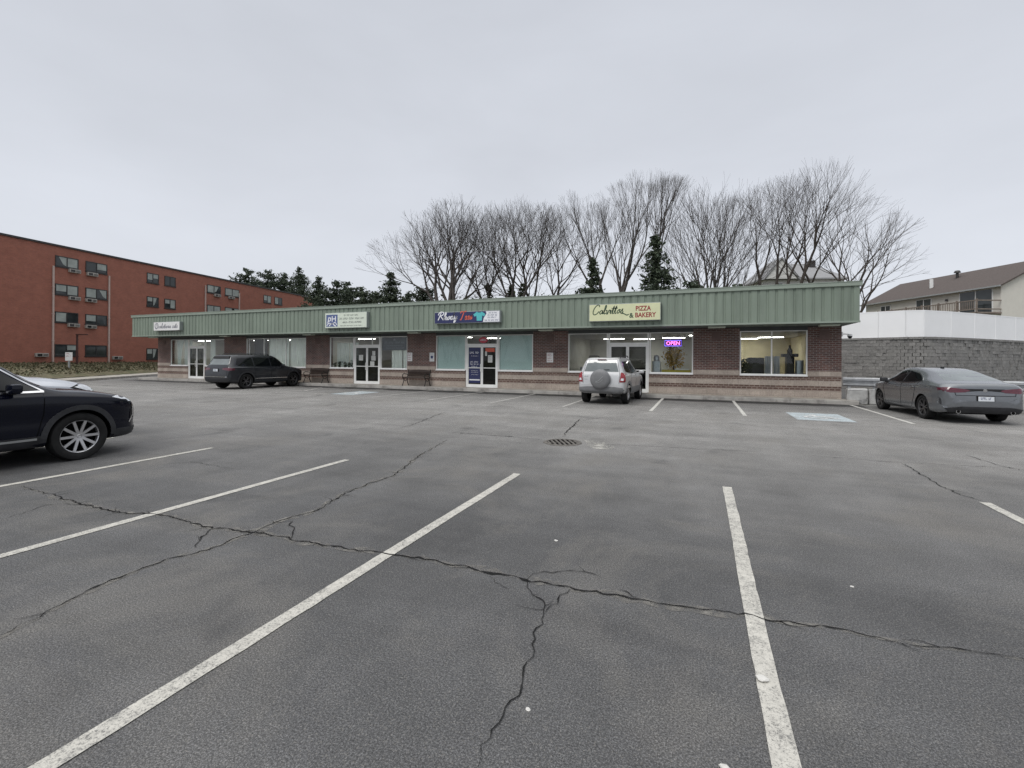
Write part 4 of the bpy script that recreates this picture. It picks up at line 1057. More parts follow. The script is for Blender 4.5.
# security camera at the right corner
t = root('security_camera', 'small black and white security camera under the right end of the roof', 'camera', (5.05, WY + .12, 2.6))
b = MB(); b.rbox(-.005, .05, -.07, .07, -.06, .12, .01); b.tube([(.03, 0, .04), (.2, -.03, .03), (.26, -.04, -.0)], .022, 8); b.build('bracket', M['white'], t, True)
b = MB(); b.lathe([(.001, .03), (.075, .03), (.085, -.0), (.085, -.05)], n=16, c=(.28, -.05, 0)); b.build('housing', M['white'], t, True)
b = MB(); b.lathe([(.08, -.05), (.07, -.10), (.04, -.135), (.001, -.145)], n=16, c=(.28, -.05, 0)); b.build('dome', M['black'], t, True)

# benches
def bench(x, label):
    t = root('park_bench', label, 'bench', (x, 20.86, .15), 0, 'dark benches on the shop sidewalk')
    b = MB()
    for k in range(5): b.rbox(-.66, .66, -.26 + k * .085, -.19 + k * .085, .42 + .004 * k, .445 + .004 * k, .006)
    b.build('seat', M['wood'], t)
    b = MB()
    for k in range(4):
        z = .52 + k * .085; yy = .19 + k * .022; top = k == 3
        if not top: b.obox((0, yy, z), (.66, 0, 0), (0, .010, .003), (0, -.009, .033))
        else:
            n = 16; P = [(-.66 + 1.32 * i / n, .055 * math.sin(PI * i / n)) for i in range(n + 1)]
            v = []
            for px_, dz in P: v += [(px_, yy - .01, z - .035), (px_, yy + .012, z - .03), (px_, yy + .02, z + .03 + dz), (px_, yy - .004, z + .03 + dz)]
            b.add(v, [q for i in range(n) for q in [(4 * i + a, 4 * i + (a + 1) % 4, 4 * i + 4 + (a + 1) % 4, 4 * i + 4 + a) for a in range(4)]] + [(0, 1, 2, 3), (4 * n + 3, 4 * n + 2, 4 * n + 1, 4 * n)])
    b.build('backrest', M['wood'], t)
    for sx_ in (-1, 1):
        x_ = sx_ * .68; b = MB()
        b.tube([(x_, -.32, 0), (x_, -.24, .14), (x_, -.17, .30), (x_, -.27, .42), (x_, -.29, .58), (x_, -.18, .64), (x_, .02, .62), (x_, .17, .60)], [.026, .022, .02, .022, .022, .024, .022, .02], 6)
        b.tube([(x_, .26, 0), (x_, .17, .16), (x_, .13, .34), (x_, .17, .5), (x_, .27, .86)], [.026, .022, .022, .022, .018], 6)
        b.tube([(x_, -.2, .33), (x_, -.02, .24), (x_, .14, .33)], .018, 6); b.tube([(x_, -.26, .40), (x_, .15, .41)], .018, 6)
        b.build('leg', M['iron'], t, True)
    return t
bench(-13.85, 'dark slatted bench under the brick pier between the white signs')
bench(-20.72, 'dark slatted bench in front of the dark parked car, partly hidden')
#@@PART4
# ------------------------------------------------------------------ brick apartment block (local x runs along its front, +y goes into it)
ang = math.atan2(APD.y, APD.x)
apt = root('apartment_building', 'four storey flat roofed red brick apartment block on the left', 'building', (APP.x, APP.y, 0), ang)
S0, S1, ZB, ZT = -16.0, 37.6, .75, 11.85
WIN = []          # s0, s1, z0, z1, kind
for (a, c) in ((-.76, 1.16), (1.79, 3.78)):
    for z1, h in ((11.0, .98), (8.38, .98), (5.78, .98), (2.73, 1.08)): WIN.append((a, c, z1 - h, z1))
for (a, c) in ((7.94, 9.31), (10.02, 11.41)):
    for z1, h in ((10.98, 1.08), (8.34, 1.08), (5.7, 1.08), (2.55, 1.2)): WIN.append((a, c, z1 - h, z1))
for (a, c) in ((15.78, 17.87), (18.59, 20.98)):
    for z1, h in ((10.9, 1.0), (8.3, 1.0), (5.7, 1.0)): WIN.append((a, c, z1 - h, z1))
for (a, c) in ((25.59, 27.14), (27.88, 29.53)):
    for z1, h in ((10.9, 1.1), (8.3, 1.1)): WIN.append((a, c, z1 - h, z1))
for (a, c) in ((-9.4, -7.5), (-6.7, -4.8)):
    for z1, h in ((11.0, .98), (8.38, .98)): pass
b = MB(); b.box(S0, S1, 0, 14, ZB - .8, ZT); b.build('brick_wall', M['aptbrick'], apt)
b = MB(); b.box(S0 - .1, S1 + .1, -.1, 14.1, ZT, ZT + .17); b.build('roof_edge', M['darkframe'], apt)
r = random.Random(2)
for i, (a, c, z0, z1) in enumerate(WIN):
    b = MB(); w = .07
    b.box(a, c, -.05, -.002, z1 - w, z1); b.box(a, c, -.05, -.002, z0, z0 + w); b.box(a, a + w, -.05, -.002, z0 + w, z1 - w); b.box(c - w, c, -.05, -.002, z0 + w, z1 - w)
    mid = (a + c) / 2; b.box(mid - .035, mid + .035, -.05, -.002, z0 + w, z1 - w)
    b.box(a - .04, c + .04, -.075, -.001, z0 - .09, z0 - .003)
    f = b.build('window', M['darkframe'], apt)
    k = r.random()
    for j, (p, q) in enumerate(((a + w, mid - .036), (mid + .036, c - w))):
        b = MB(); b.box(p, q, -.02, -.004, z0 + w, z1 - w); b.build('pane', M['pane'], f)
        if r.random() < (.8 if j == 0 else .45):
            dz = r.choice((0, 0, .25, .45)) * (z1 - z0); b = MB(); b.box(p + .02, q - .02, -.026, -.0205, z0 + w + dz, z1 - w - .01); b.build('blind', M['blind'], f)
        elif r.random() < .5:
            b = MB(); u = r.choice((0, 1)); x_ = p if u else q
            b.add([(x_, -.0225, z1 - w), (lerp(p, q, .75 if u else .25), -.0225, z1 - w), (lerp(p, q, .35 if u else .65), -.0225, z0 + w + .2), (x_, -.0225, z0 + w)], [(0, 1, 2, 3)]); b.build('drape', M['blind'], f)
for a, z, dk in ((.3, 9.62, 0), (1.85, 9.58, 0), (.3, 7.0, 0), (1.75, 6.98, 1), (.24, 4.42, 0), (1.75, 4.38, 1), (-2.3, 1.55, 1), (4.3, 1.32, 1), (16.8, 9.5, 0), (19.1, 9.5, 0)):
    b = MB(); b.rbox(a, a + .95, -.24, -.003, z, z + .33, .015); f = b.build('air_conditioner', M['ac'], apt)
    b = MB(); b.box(a + .08, a + .45, -.25, -.2405, z + .05, z + .27)
    for q in range(4): b.box(a + .53, a + .9, -.25, -.2405, z + .06 + q * .055, z + .085 + q * .055)
    b.build('grille', M['black'] if dk else M['panel'], f)
for s, zt_, zb_ in ((-.93, 9.97, .95), (3.95, 9.9, .95), (15.5, 10.7, .95), (20.97, 10.5, .95)):
    b = MB(); b.rbox(s - .065, s + .065, -.13, -.003, zb_, zt_, .012)
    for z in (3, 5.5, 8): b.box(s - .1, s + .1, -.14, -.002, z, z + .05)
    b.build('downspout', M['drain'], apt)

# lamp post and small sign on the bank
p = at(77, 43)
t = root('lamp_post', 'slim dark brown lamp post with a short arm before the brick apartments', 'lamp post', (p.x, p.y, .75))
b = MB(); b.tube([(0, 0, 0), (0, 0, 2.9)], [.10, .08], 8); b.build('pole', M['brownsteel'], t, True)
b = MB(); b.rbox(-.06, .95, -.1, .1, 2.82, 2.92, .02); o = b.build('arm', M['brownsteel'], t); o.rotation_euler = (0, 0, rad(20))
q = gnd(69, 376.5)
q = at(69, 37.5); 
t = root('post_sign', 'small white sign board on a grey post at the edge of the planted bank', 'sign', (q.x, q.y, .15), rad(52))
b = MB(); b.tube([(0, .03, -.1), (0, .03, 1.75)], .07, 8); b.build('post', M['alumgrey'], t, True)
b = MB(); b.rbox(-.22, .22, -.05, -.03, 1.10, 1.78, .02); f = b.build('panel', M['white'], t)
b = MB(); scribble_line(b, -.15, .15, 1.62, .09, -.052, 1); scribble_line(b, -.15, .15, 1.42, .09, -.052, 2); b.build('lettering', M['redink'], f)

# ------------------------------------------------------------------ beige house above the wall
HA = Vector((24.51, 54.57, 0)); HB = Vector((18.36, 68.29, 0)); hd = (HB - HA).normalized()
hl = (HB - HA).length; hn = Vector((hd.y, -hd.x, 0))            # hn points to the east, away from the camera side
# local frame: x runs along the long front (away from the camera), y goes into the house
HA = Vector((24.63, 54.1, 0)); HB = Vector((18.49, 67.74, 0)); hd = (HB - HA).normalized(); hl = (HB - HA).length
house = root('beige_house', 'beige sided house with brown shingle roof and raised balcony at the right', 'house', (HA.x, HA.y, 2.85), math.atan2(hd.y, hd.x))
flip = -1 if Vector((-hd.y, hd.x, 0)).dot(hn) > 0 else 1
DEP = 9.0; EV = 5.72; RD = 8.1
def hy(v): return -v                                                  # into the house is -y in this frame
b = MB(); b.box(0, hl, hy(DEP), 0, -1.0, EV - .05)
b.add([(0, 0, EV - .05), (0, hy(DEP), EV - .05), (0, hy(DEP / 2), RD - .1)], [(0, 1, 2)]); b.add([(hl, 0, EV - .05), (hl, hy(DEP), EV - .05), (hl, hy(DEP / 2), RD - .1)], [(0, 2, 1)])
b.build('wall', M['siding'], house)
b = MB(); ov = .45
def slab(y0, z0, y1, z1):
    v = [(-.3, y0, z0), (hl + .3, y0, z0), (hl + .3, y1, z1), (-.3, y1, z1)]
    b.add(v + [(x_, y_, z_ - .14) for x_, y_, z_ in v], [(0, 1, 2, 3), (7, 6, 5, 4), (0, 4, 5, 1), (1, 5, 6, 2), (2, 6, 7, 3), (3, 7, 4, 0)])
sl_ = (RD - EV) / (DEP / 2)
slab(ov, EV - ov * sl_, hy(DEP / 2), RD); slab(hy(DEP + ov), EV - ov * sl_, hy(DEP / 2), RD)
rf = b.build('roof', M['shingle'], house)
b = MB(); b.lathe([(.12, RD - 1.4), (.12, RD - .55), (.3, RD - .5), (.2, RD - .3), (.001, RD - .25)], n=12, c=(hl * .47, hy(DEP / 2 - 1.3), .35)); b.build('roof_vent', M['darkframe'], rf, True)
b = MB(); b.tube([(hl * .55, hy(1.6), EV + .6), (hl * .55, hy(1.6), EV + 1.75)], .16, 8); b.build('vent_pipe', M['white'], rf, True)
b = MB(); b.box(-.32, hl + .32, ov - .02, ov + .1, EV - ov * sl_ - .12, EV - ov * sl_ + .01); b.build('gutter', M['alumgrey'], rf)
b = MB(); b.box(-.02, .08, .003, .05, -1, EV - .2); b.build('corner_trim', M['siding'], house)
def hwin(x0, x1, z0, z1, name='window'):
    b = MB(); b.box(x0 - .08, x1 + .08, .003, .06, z0 - .08, z1 + .08); f = b.build(name, M['white'], house)
    mid = (x0 + x1) / 2; b = MB(); b.box(x0, mid - .05, .061, .07, z0, z1); b.box(mid + .05, x1, .061, .07, z0, z1); b.build('pane', M['pane'], f)
hwin(.75, 3.6, 3.2, 5.3, 'sliding_door')
hwin(6.6, 8.2, 3.85, 5.15); hwin(11.5, 12.7, 3.85, 5.0); hwin(2.2, 3.6, .8, 2.0)
b = MB(); b.lathe([(.001, 0), (.09, 0), (.12, -.2), (.001, -.2)], n=10, c=(4.9, .12, 4.9)); b.build('porch_light', M['panel'], house, True)
b = MB(); b.box(-.1, 10.4, .08, 2.4, 3.0, 3.14)
for x_ in (-.02, 3.4, 6.8, 10.2): b.box(x_, x_ + .14, 2.2, 2.34, -1, 3.0)
bal = b.build('balcony', M['deck'], house)
b = MB()
for z in (3.35, 4.12): b.box(-.1, 10.4, 2.3, 2.38, z, z + .09)
for z in (3.35, 4.12): b.box(-.1, -.02, .1, 2.3, z, z + .09)
for x_ in [i * 1.75 - .1 for i in range(7)]: b.box(x_, x_ + .1, 2.28, 2.4, 3.0, 4.3)
x_ = 0
while x_ < 10.3: b.box(x_, x_ + .045, 2.32, 2.36, 3.4, 4.14); x_ += .17
b.build('railing', M['deck'], bal)

# white house behind the middle trees
q = at(789, 60)
wh = root('white_house', 'white house with a hipped grey roof half hidden behind the bare trees', 'house', (q.x, q.y, 2.85), rad(16))
L2, D2, E2, R2 = 5.0, 3.8, 8.75, 11.2
b = MB(); b.box(-L2 + .4, L2 - .4, -D2 + .4, D2 - .4, -1, E2 - .02); b.build('wall', M['housewhite'], wh)
b = MB(); b.add([(-L2, -D2, E2), (L2, -D2, E2), (L2, D2, E2), (-L2, D2, E2), (-2.8, 0, R2), (2.4, 0, R2), (-L2, -D2, E2 - .18), (L2, -D2, E2 - .18), (L2, D2, E2 - .18), (-L2, D2, E2 - .18)],
    [(0, 1, 5, 4), (1, 2, 5), (2, 3, 4, 5), (3, 0, 4), (0, 6, 7, 1), (1, 7, 8, 2), (2, 8, 9, 3), (3, 9, 6, 0), (9, 8, 7, 6)]); rf = b.build('roof', M['greyshingle'], wh)
b = MB(); b.rbox(1.9, 2.6, -1.1, -.4, R2 - 1.2, R2 + .2, .02); b.build('chimney', M['panel'], rf)
b = MB(); b.add([(-4.6, -D2 - .25, E2 - .1), (-1.0, -D2 - .25, E2 - .1), (-2.8, -D2 - .25, R2 - .15), (-4.6, -.5, E2 - .1), (-1.0, -.5, E2 - .1), (-2.8, -.2, R2 - .15)], [(0, 1, 2), (0, 2, 5, 3), (1, 4, 5, 2)]); b.build('front_gable', M['housewhite'], wh)
for sx_ in (-1, 1):
    b = MB(); a = Vector((-2.8, -D2 - .4, R2 - .05)); c = Vector((-2.8 + sx_ * 2.15, -D2 - .4, E2 - .25)); m_ = (a + c) / 2; t_ = (c - a) / 2; n_ = Vector((-t_.z, 0, t_.x)).normalized() * sx_
    b.obox(m_ + Vector((0, 2.2, 0)), t_, Vector((0, 2.2, 0)), n_ * .08); b.build('gable_roof', M['greyshingle'], wh)
for x_ in (-3.3, .2, 2.4):
    b = MB(); b.box(x_, x_ + 1.0, -D2 + .34, -D2 + .397, E2 - 1.9, E2 - .5); f = b.build('window', M['white'], wh); b = MB(); b.box(x_ + .1, x_ + .9, -D2 + .33, -D2 + .339, E2 - 1.8, E2 - .6); b.build('pane', M['pane'], f)

# ------------------------------------------------------------------ guard rail and barrier blocks at the right
gr = root('guard_rail', 'galvanised steel guard rail above the concrete blocks before the block wall', 'guard rail', (6, 20.95, 0))
GP = [(5.14, 21.32), (5.6, 21.26), (6.1, 21.16), (6.8, 20.99), (8.0, 20.6), (9.6, 20.0), (11.2, 19.2), (13, 18.2), (15.5, 16.6)]
GP = [(p[0], p[1]) for p in catmull(GP, 4)]
prof = [(.03, .64), (-.05, .68), (-.05, .74), (.05, .78), (.05, .82), (-.05, .86), (-.05, .93), (.03, .97)]
b = MB(); n = len(prof)
for i, (x_, y_) in enumerate(GP):
    a = Vector((*GP[max(i - 1, 0)], 0)); c = Vector((*GP[min(i + 1, len(GP) - 1)], 0)); tt = (c - a).normalized(); nn = Vector((-tt.y, tt.x, 0))
    for d, z in prof: b.v.append((x_ + nn.x * d, y_ + nn.y * d, z))
    for d, z in prof: b.v.append((x_ + nn.x * (d + .006), y_ + nn.y * (d + .006), z))
for i in range(len(GP) - 1):
    for k in range(n - 1):
        o_ = i * 2 * n + k; b.f += [(o_, o_ + 1, o_ + 2 * n + 1, o_ + 2 * n), (o_ + n, o_ + 2 * n + n, o_ + 2 * n + n + 1, o_ + n + 1)]; b.m += [0, 0]
b.build('rail', M['galv'], gr, world=True)
for i in (2, 8, 13, 18, 23, 28, 32):
    x_, y_ = GP[min(i, len(GP) - 1)]
    a = Vector((*GP[max(i - 1, 0)], 0)); c = Vector((*GP[min(i + 1, len(GP) - 1)], 0)); tt = (c - a).normalized(); nn = Vector((-tt.y, tt.x, 0))
    p = Vector((x_, y_, .47)) + nn * .10
    b = MB(); b.obox(p, tt * .05, nn * .075, (0, 0, .49)); b.build('post', M['galv'], gr, world=True)
bl = [(5.46, 20.84, -.12)]
bl += [(6.1, 20.68, -.16), (6.76, 20.52, -.25), (7.41, 20.32, -.32), (8.05, 20.08, -.38), (8.68, 19.80, -.45), (9.29, 19.48, -.5), (9.88, 19.14, -.53), (10.47, 18.78, -.55), (11.06, 18.4, -.57), (11.65, 18.0, -.6)]
for i, (x_, y_, rz) in enumerate(bl):
    r = random.Random(90 + i); bm = bmesh.new(); bmesh.ops.create_cube(bm, size=1)
    for v in bm.verts: v.co = Vector((v.co.x * .635, v.co.y * .42, (v.co.z + .5) * r.uniform(.55, .60)))
    bmesh.ops.bevel(bm, geom=bm.edges[:], offset=.05, segments=2, profile=.5, affect='EDGES'); bmesh.ops.subdivide_edges(bm, edges=bm.edges[:], cuts=1, use_grid_fill=True)
    for v in bm.verts:
        if v.co.z > .02: v.co += Vector((r.uniform(-.012, .012), r.uniform(-.016, .016), r.uniform(-.014, .012)))
    me = bpy.data.meshes.new('barrier_block'); bm.to_mesh(me); bm.free(); me.materials.append(M['blockconc'])
    o = link('barrier_block', me); o.location = (x_, y_, 0); o.rotation_euler = (0, 0, rz)
    if i == 0: lab = 'stained pale concrete block at the corner nearest the shop building'
    elif i == 1: lab = 'stained pale concrete block between the corner block and the grey sedan'
    else: lab = 'stained concrete block in the row hidden behind the grey sedan below the rail'
    tag(o, lab, 'concrete block', 'concrete blocks below the guard rail')
#@@PART5
# ------------------------------------------------------------------ trees
def grow_tree(seed, stems, height, levels=4, up=.25, spread=.55, jit=.06, r0=.16, kids_=(9, 8, 6, 4), twig=.010, first=.25, lens=(.42, .5, .5, .55), tipk=.35):
    """stems carry limbs, limbs carry branches, branches carry twigs; lens = length of each order against its parent"""
    r = random.Random(seed); T = MB(); Bm = MB()
    def branch(p, d, L, rad0, lev, mb, sides):
        n = 6 if lev == 0 else (5 if lev == 1 else (4 if lev == 2 else 3)); pts = [p]; rs = [rad0]; dd = d
        for i in range(n):
            j = jit * (1 + .25 * lev)
            dd = (dd + Vector((r.gauss(0, j), r.gauss(0, j), r.gauss(0, j) + up * (.05 if lev == 0 else .22)))).normalized()
            pts.append(pts[-1] + dd * (L / n)); rs.append(max(twig * .7, rad0 * (1 - .86 * (i + 1) / n)))
        mb.tube(pts, rs, sides, cap=False)
        return pts, rs
    def rec(pts, rs, L, lev, s0):
        if lev >= levels: return
        nk = kids_[min(lev, len(kids_) - 1)] + r.randint(0, 1); a0 = r.random() * 6.28
        for k in range(nk):
            f = min(s0 + (1 - s0) * (k + r.uniform(.1, .95)) / nk, .985)
            q = f * (len(pts) - 1); i = min(int(q), len(pts) - 2); t = q - i
            p = pts[i].lerp(pts[i + 1], t); d0 = (pts[i + 1] - pts[i]).normalized(); rr_ = lerp(rs[i], rs[i + 1], t)
            u = d0.orthogonal().normalized(); w = d0.cross(u); a = a0 + k * 2.4 + r.uniform(-.5, .5)
            sp = spread * r.uniform(.6, 1.35)
            d = (d0 * math.cos(sp) + (u * math.cos(a) + w * math.sin(a)) * math.sin(sp)).normalized()
            g = (f - s0) / (1 - s0)
            l = L * lens[min(lev, len(lens) - 1)] * r.uniform(.75, 1.2) * lerp(1.15, tipk, g)
            rb = max(twig, min(rr_ * .7, .014 * l + .004))
            P, R_ = branch(p, d, l, rb, lev + 1, Bm, 5 if lev < 1 else (4 if lev < 2 else 3))
            rec(P, R_, l, lev + 1, .18)
    for (ox, oy, dx, dy, hk) in stems:
        d = Vector((dx, dy, 1)).normalized()
        P, R_ = branch(Vector((ox, oy, -.2)), d, height * hk, r0 * (.6 + .4 * hk), 0, T, 8)
        rec(P, R_, height * hk, 0, first)
    return T, Bm
def fork_tree(seed, stems, height, levels=9, ang=26, ratio=.84, up=.10, r0=.2, twig=.007, jit=.06, trunk=1.0, three=.25, side=.5):
    """a tree that forks again and again, which rounds its crown; the last orders are fine twigs"""
    r = random.Random(seed); T = MB(); Bm = MB(); S = sum(ratio ** k for k in range(1, levels + 1)) + trunk
    def go(p, d, L, rad0, lev):
        n = 4 if lev < 2 else (3 if lev < 6 else 2); pts = [p]; rs = [rad0]; dd = d; r1 = max(twig * .6, rad0 * .74)
        for i in range(n):
            dd = (dd + Vector((r.gauss(0, jit), r.gauss(0, jit), r.gauss(0, jit) + up * .4))).normalized()
            pts.append(pts[-1] + dd * (L / n)); rs.append(lerp(rad0, r1, (i + 1) / n))
        (T if lev == 0 else Bm).tube(pts, rs, 8 if lev == 0 else (6 if lev < 3 else (4 if lev < 5 else 3)), cap=False)
        if lev >= levels: return
        k = 3 if r.random() < three else 2; a0 = r.random() * 6.28; u = dd.orthogonal().normalized(); w = dd.cross(u)
        for q in range(k):
            a = a0 + 6.28 * q / k + r.uniform(-.5, .5); sp = rad(ang) * (r.uniform(.25, .7) if q == 0 else r.uniform(.7, 1.35))
            nd = (dd * math.cos(sp) + (u * math.cos(a) + w * math.sin(a)) * math.sin(sp)).normalized()
            go(pts[-1], nd, base * ratio ** (lev + 1) * r.uniform(.78, 1.2), r1 * (.92 if q == 0 else .74), lev + 1)
        if 1 <= lev < levels - 1 and r.random() < side:
            a = r.random() * 6.28; sp = rad(ang * 1.7); nd = (dd * math.cos(sp) + (u * math.cos(a) + w * math.sin(a)) * math.sin(sp)).normalized(); i = r.randint(1, n - 1)
            go(pts[i], nd, base * ratio ** (lev + 2) * r.uniform(.6, 1), r1 * .5, min(levels, lev + 3))
    for (ox, oy, dx, dy, hk) in stems:
        base = height * hk / S
        go(Vector((ox, oy, -.2)), Vector((dx, dy, 1)).normalized(), base * trunk, r0 * (.55 + .45 * hk), 0)
    return T, Bm
def bare_tree(label, px, zc, seed, height, stems, bark='bark', ivy=False, **kw):
    p = at(px, zc); t = root('bare_tree', label, 'tree', (p.x, p.y, hillz(p.x, p.y)), 0, 'leafless trees behind the shops')
    T, Bm = fork_tree(seed, stems, height, **kw)
    T.build('trunk', M[bark], t, smooth='all', fix=False); Bm.build('crown', M[bark], t, smooth='all', fix=False)
    if ivy:
        r = random.Random(seed); b = MB(); pts = []
        for (ox, oy, dx, dy, hk) in stems[:3]:
            for _ in range(500):
                z = r.random() * height * .42; w = .45 * (1 - z / height)
                pts.append((ox + dx * z + r.gauss(0, w * .6), oy + dy * z + r.gauss(0, w * .6), z))
        leafcloud(b, pts, .12, .28, r); b.build('ivy', M['leaf'], t, fix=False)
    return t
bare_tree('broad leafless tree leaning left, leftmost of the bare trees', 447, 47, 11, 14.6, [(.4, 0, .02, .05, 1.0), (-.2, .2, -.16, .05, .95), (.3, .3, .10, -.1, .92)], levels=8, twig=.009, ang=27, up=.12, trunk=1.6, r0=.32, side=.6)
bare_tree('dense rounded leafless tree with ivy on its lower trunk', 503, 49, 12, 15.8, [(-.6, 0, -.18, 0, .93), (.2, .4, .04, .1, 1.0), (.6, .2, .20, .1, .97)], ivy=True, levels=8, twig=.010, ang=27, up=.12, trunk=1.5, r0=.27, side=.8)
bare_tree('dense rounded leafless tree right of the ivy covered one', 541, 51, 19, 15.8, [(-.3, 0, -.10, 0, 1.0), (.4, .4, .14, .1, .96)], 'bark2', levels=8, twig=.010, ang=27, up=.12, trunk=1.5, r0=.27, side=.8)
bare_tree('tall vase shaped leafless tree with several upright limbs', 605, 49, 13, 18.4, [(0, 0, -.03, 0, .96), (.4, .3, .06, .05, 1.0), (-.4, .1, -.12, .1, .93), (.6, .3, .13, 0, .84)], levels=8, ang=15, up=.12, trunk=2.6, r0=.24, side=.5)
bare_tree('slender leafless tree rising behind the dark spruce', 657, 52, 14, 19.2, [(0, 0, .0, 0, 1.0)], 'bark2', levels=7, twig=.009, ang=12, up=.13, trunk=3.6, r0=.2, side=.9)
bare_tree('globe shaped leafless tree with dense fine twigs', 710, 45, 15, 15.0, [(0, 0, 0, 0, 1.0), (.1, .1, .32, .0, .95), (-.1, .1, -.34, .05, .95), (0, .1, .16, -.3, .97), (0, 0, -.17, .25, .97), (.1, 0, .62, .1, .80), (-.1, 0, -.62, -.1, .80)], levels=7, twig=.010, ang=20, up=.06, trunk=1.3, r0=.2, side=.6, jit=.04, ratio=.88)
bare_tree('cluster of leaning leafless stems before the white house', 776, 43, 16, 15.8, [(-1.1, 0, -.02, 0, 1.0), (-.5, .3, .12, .05, 1.0), (.5, .1, .03, .1, .97), (1.1, .3, .12, 0, 1.05)], 'bark2', levels=7, ang=21, up=.09, trunk=3.0, r0=.17, side=.6, ratio=.87)
bare_tree('leafless multi stemmed tree just right of the leaning cluster', 824, 44, 17, 15.2, [(-.6, 0, .03, 0, 1.0), (.5, .2, .10, .1, .95)], 'bark2', levels=7, ang=22, up=.08, trunk=2.8, r0=.16, side=.6, ratio=.87)
bare_tree('leafless tree with long arching limbs at the right end of the roof', 846, 40, 18, 11.7, [(0, 0, .03, 0, 1.0), (.1, .1, .14, 0, 1.0), (.1, 0, .32, 0, .82)], 'bark2', levels=6, ang=25, up=.04, trunk=2.0, r0=.15, side=.6, ratio=.87)
for i, (px, zc, h, lab) in enumerate(((884, 40, 2.8, 'bare brambly shrub at the left end above the white fence'), (905, 42, 3.1, 'bare brambly shrub in front of the beige house wall'), (868, 37, 2.6, 'bare brambly shrub between the fascia end and the white fence top'), (722, 42, 4, 'thin bare shrub under the globe shaped tree'))):
    p = at(px, zc); t = root('bare_shrub', lab, 'shrub', (p.x, p.y, hillz(p.x, p.y)), 0, 'bare shrubs behind the fence and roof')
    T, Bm = grow_tree(40 + i, [(random.uniform(-.8, .8), random.uniform(-.3, .3), random.uniform(-.5, .5), random.uniform(-.3, .3), random.uniform(.7, 1)) for _ in range(9)], h, levels=3, kids_=(6, 5, 4, 3), r0=.03, up=.08, spread=.6, first=.2)
    T.build('stems', M['bark2'], t, fix=False); Bm.build('twigs', M['bark2'], t, fix=False)

def conifer(label, px, zc, h, w, seed, dens=1.0, pine=False):
    p = at(px, zc); r = random.Random(seed); zb = hillz(p.x, p.y)
    w *= 1.8 if not pine else 1.75
    t = root('evergreen_tree', label, 'tree', (p.x, p.y, zb), r.random() * 6, 'dark evergreens behind the roofs')
    b = MB(); b.tube([(0, 0, -.2), (0, 0, h * .5), (0, 0, h)], [h * .018, h * .012, .01], 7); b.build('trunk', M['bark2'], t, True, fix=False)
    b = MB(); pts = []
    tiers = int(h * 2.2)
    for k in range(tiers):
        f = .12 + .88 * (k + r.random()) / tiers; z = h * f
        R0 = w * ((1 - f) ** (.8 if not pine else .55) + .03)
        for q in range(int((7 if not pine else 5) * dens)):
            a = r.random() * 6.28; R_ = R0 * r.uniform(.55, 1.15); m = max(3, int(R_ * 5))
            for i in range(m):
                g = (i + r.random()) / m; dz = -.28 * R_ * g + .22 * R_ * g * g * (2.2 if pine else 1)
                for _ in range(4):
                    pts.append((math.cos(a) * R_ * g + r.gauss(0, .16), math.sin(a) * R_ * g + r.gauss(0, .16), z + dz + r.gauss(0, .14)))
    leafcloud(b, pts, .10, .25, r); b.build('crown', M['needle'], t, fix=False)
    return t
for i, (px, top, zc, w, lab, pine) in enumerate(((655, 236, 43, 2.1, 'dark pointed spruce standing between two tall bare trees', 0), (592, 260, 46, 1.6, 'small dark spruce at the foot of the tall vase shaped tree', 0),
        (390, 272, 56, 2.6, 'pointed dark evergreen at the left edge of the bare trees', 0), (246, 270, 84, 4.6, 'dark pine peeking over the apartment roof, leftmost', 1), (268, 271, 80, 4.8, 'spreading dark pine over the apartment roof, second from the left', 1),
        (299, 269, 92, 5.0, 'tall dark evergreen at the far end of the apartment roof', 0), (318, 278, 70, 3.2, 'narrow dark evergreen right of the apartment end wall', 0), (336, 282, 66, 4.4, 'broad rounded dark evergreen above the pale green shop sign', 1),
        (362, 289, 62, 3.2, 'low dark evergreen between the broad evergreen and the pointed one', 1), (424, 288, 52, 3.0, 'low dark evergreen beneath the leftmost bare tree', 1), (408, 293, 55, 2.0, 'smallest dark evergreen beside the pointed one', 0), (283, 274, 82, 4.4, 'dark pine close behind the tall evergreen at the apartment end', 1), (348, 284, 70, 3.6, 'dark evergreen just right of the broad rounded one', 1), (376, 291, 66, 3.0, 'low dark evergreen left of the pointed one', 1), (692, 281, 42, 1.9, 'low bushy evergreen at the foot of the globe shaped tree', 1), (735, 284, 42, 1.5, 'low evergreen bush left of the white house', 1))):
    p = at(px, zc, top); conifer(lab, px, zc, p.z - hillz(p.x, p.y), w, 200 + i, 1.35 if pine else 1.15, pine)
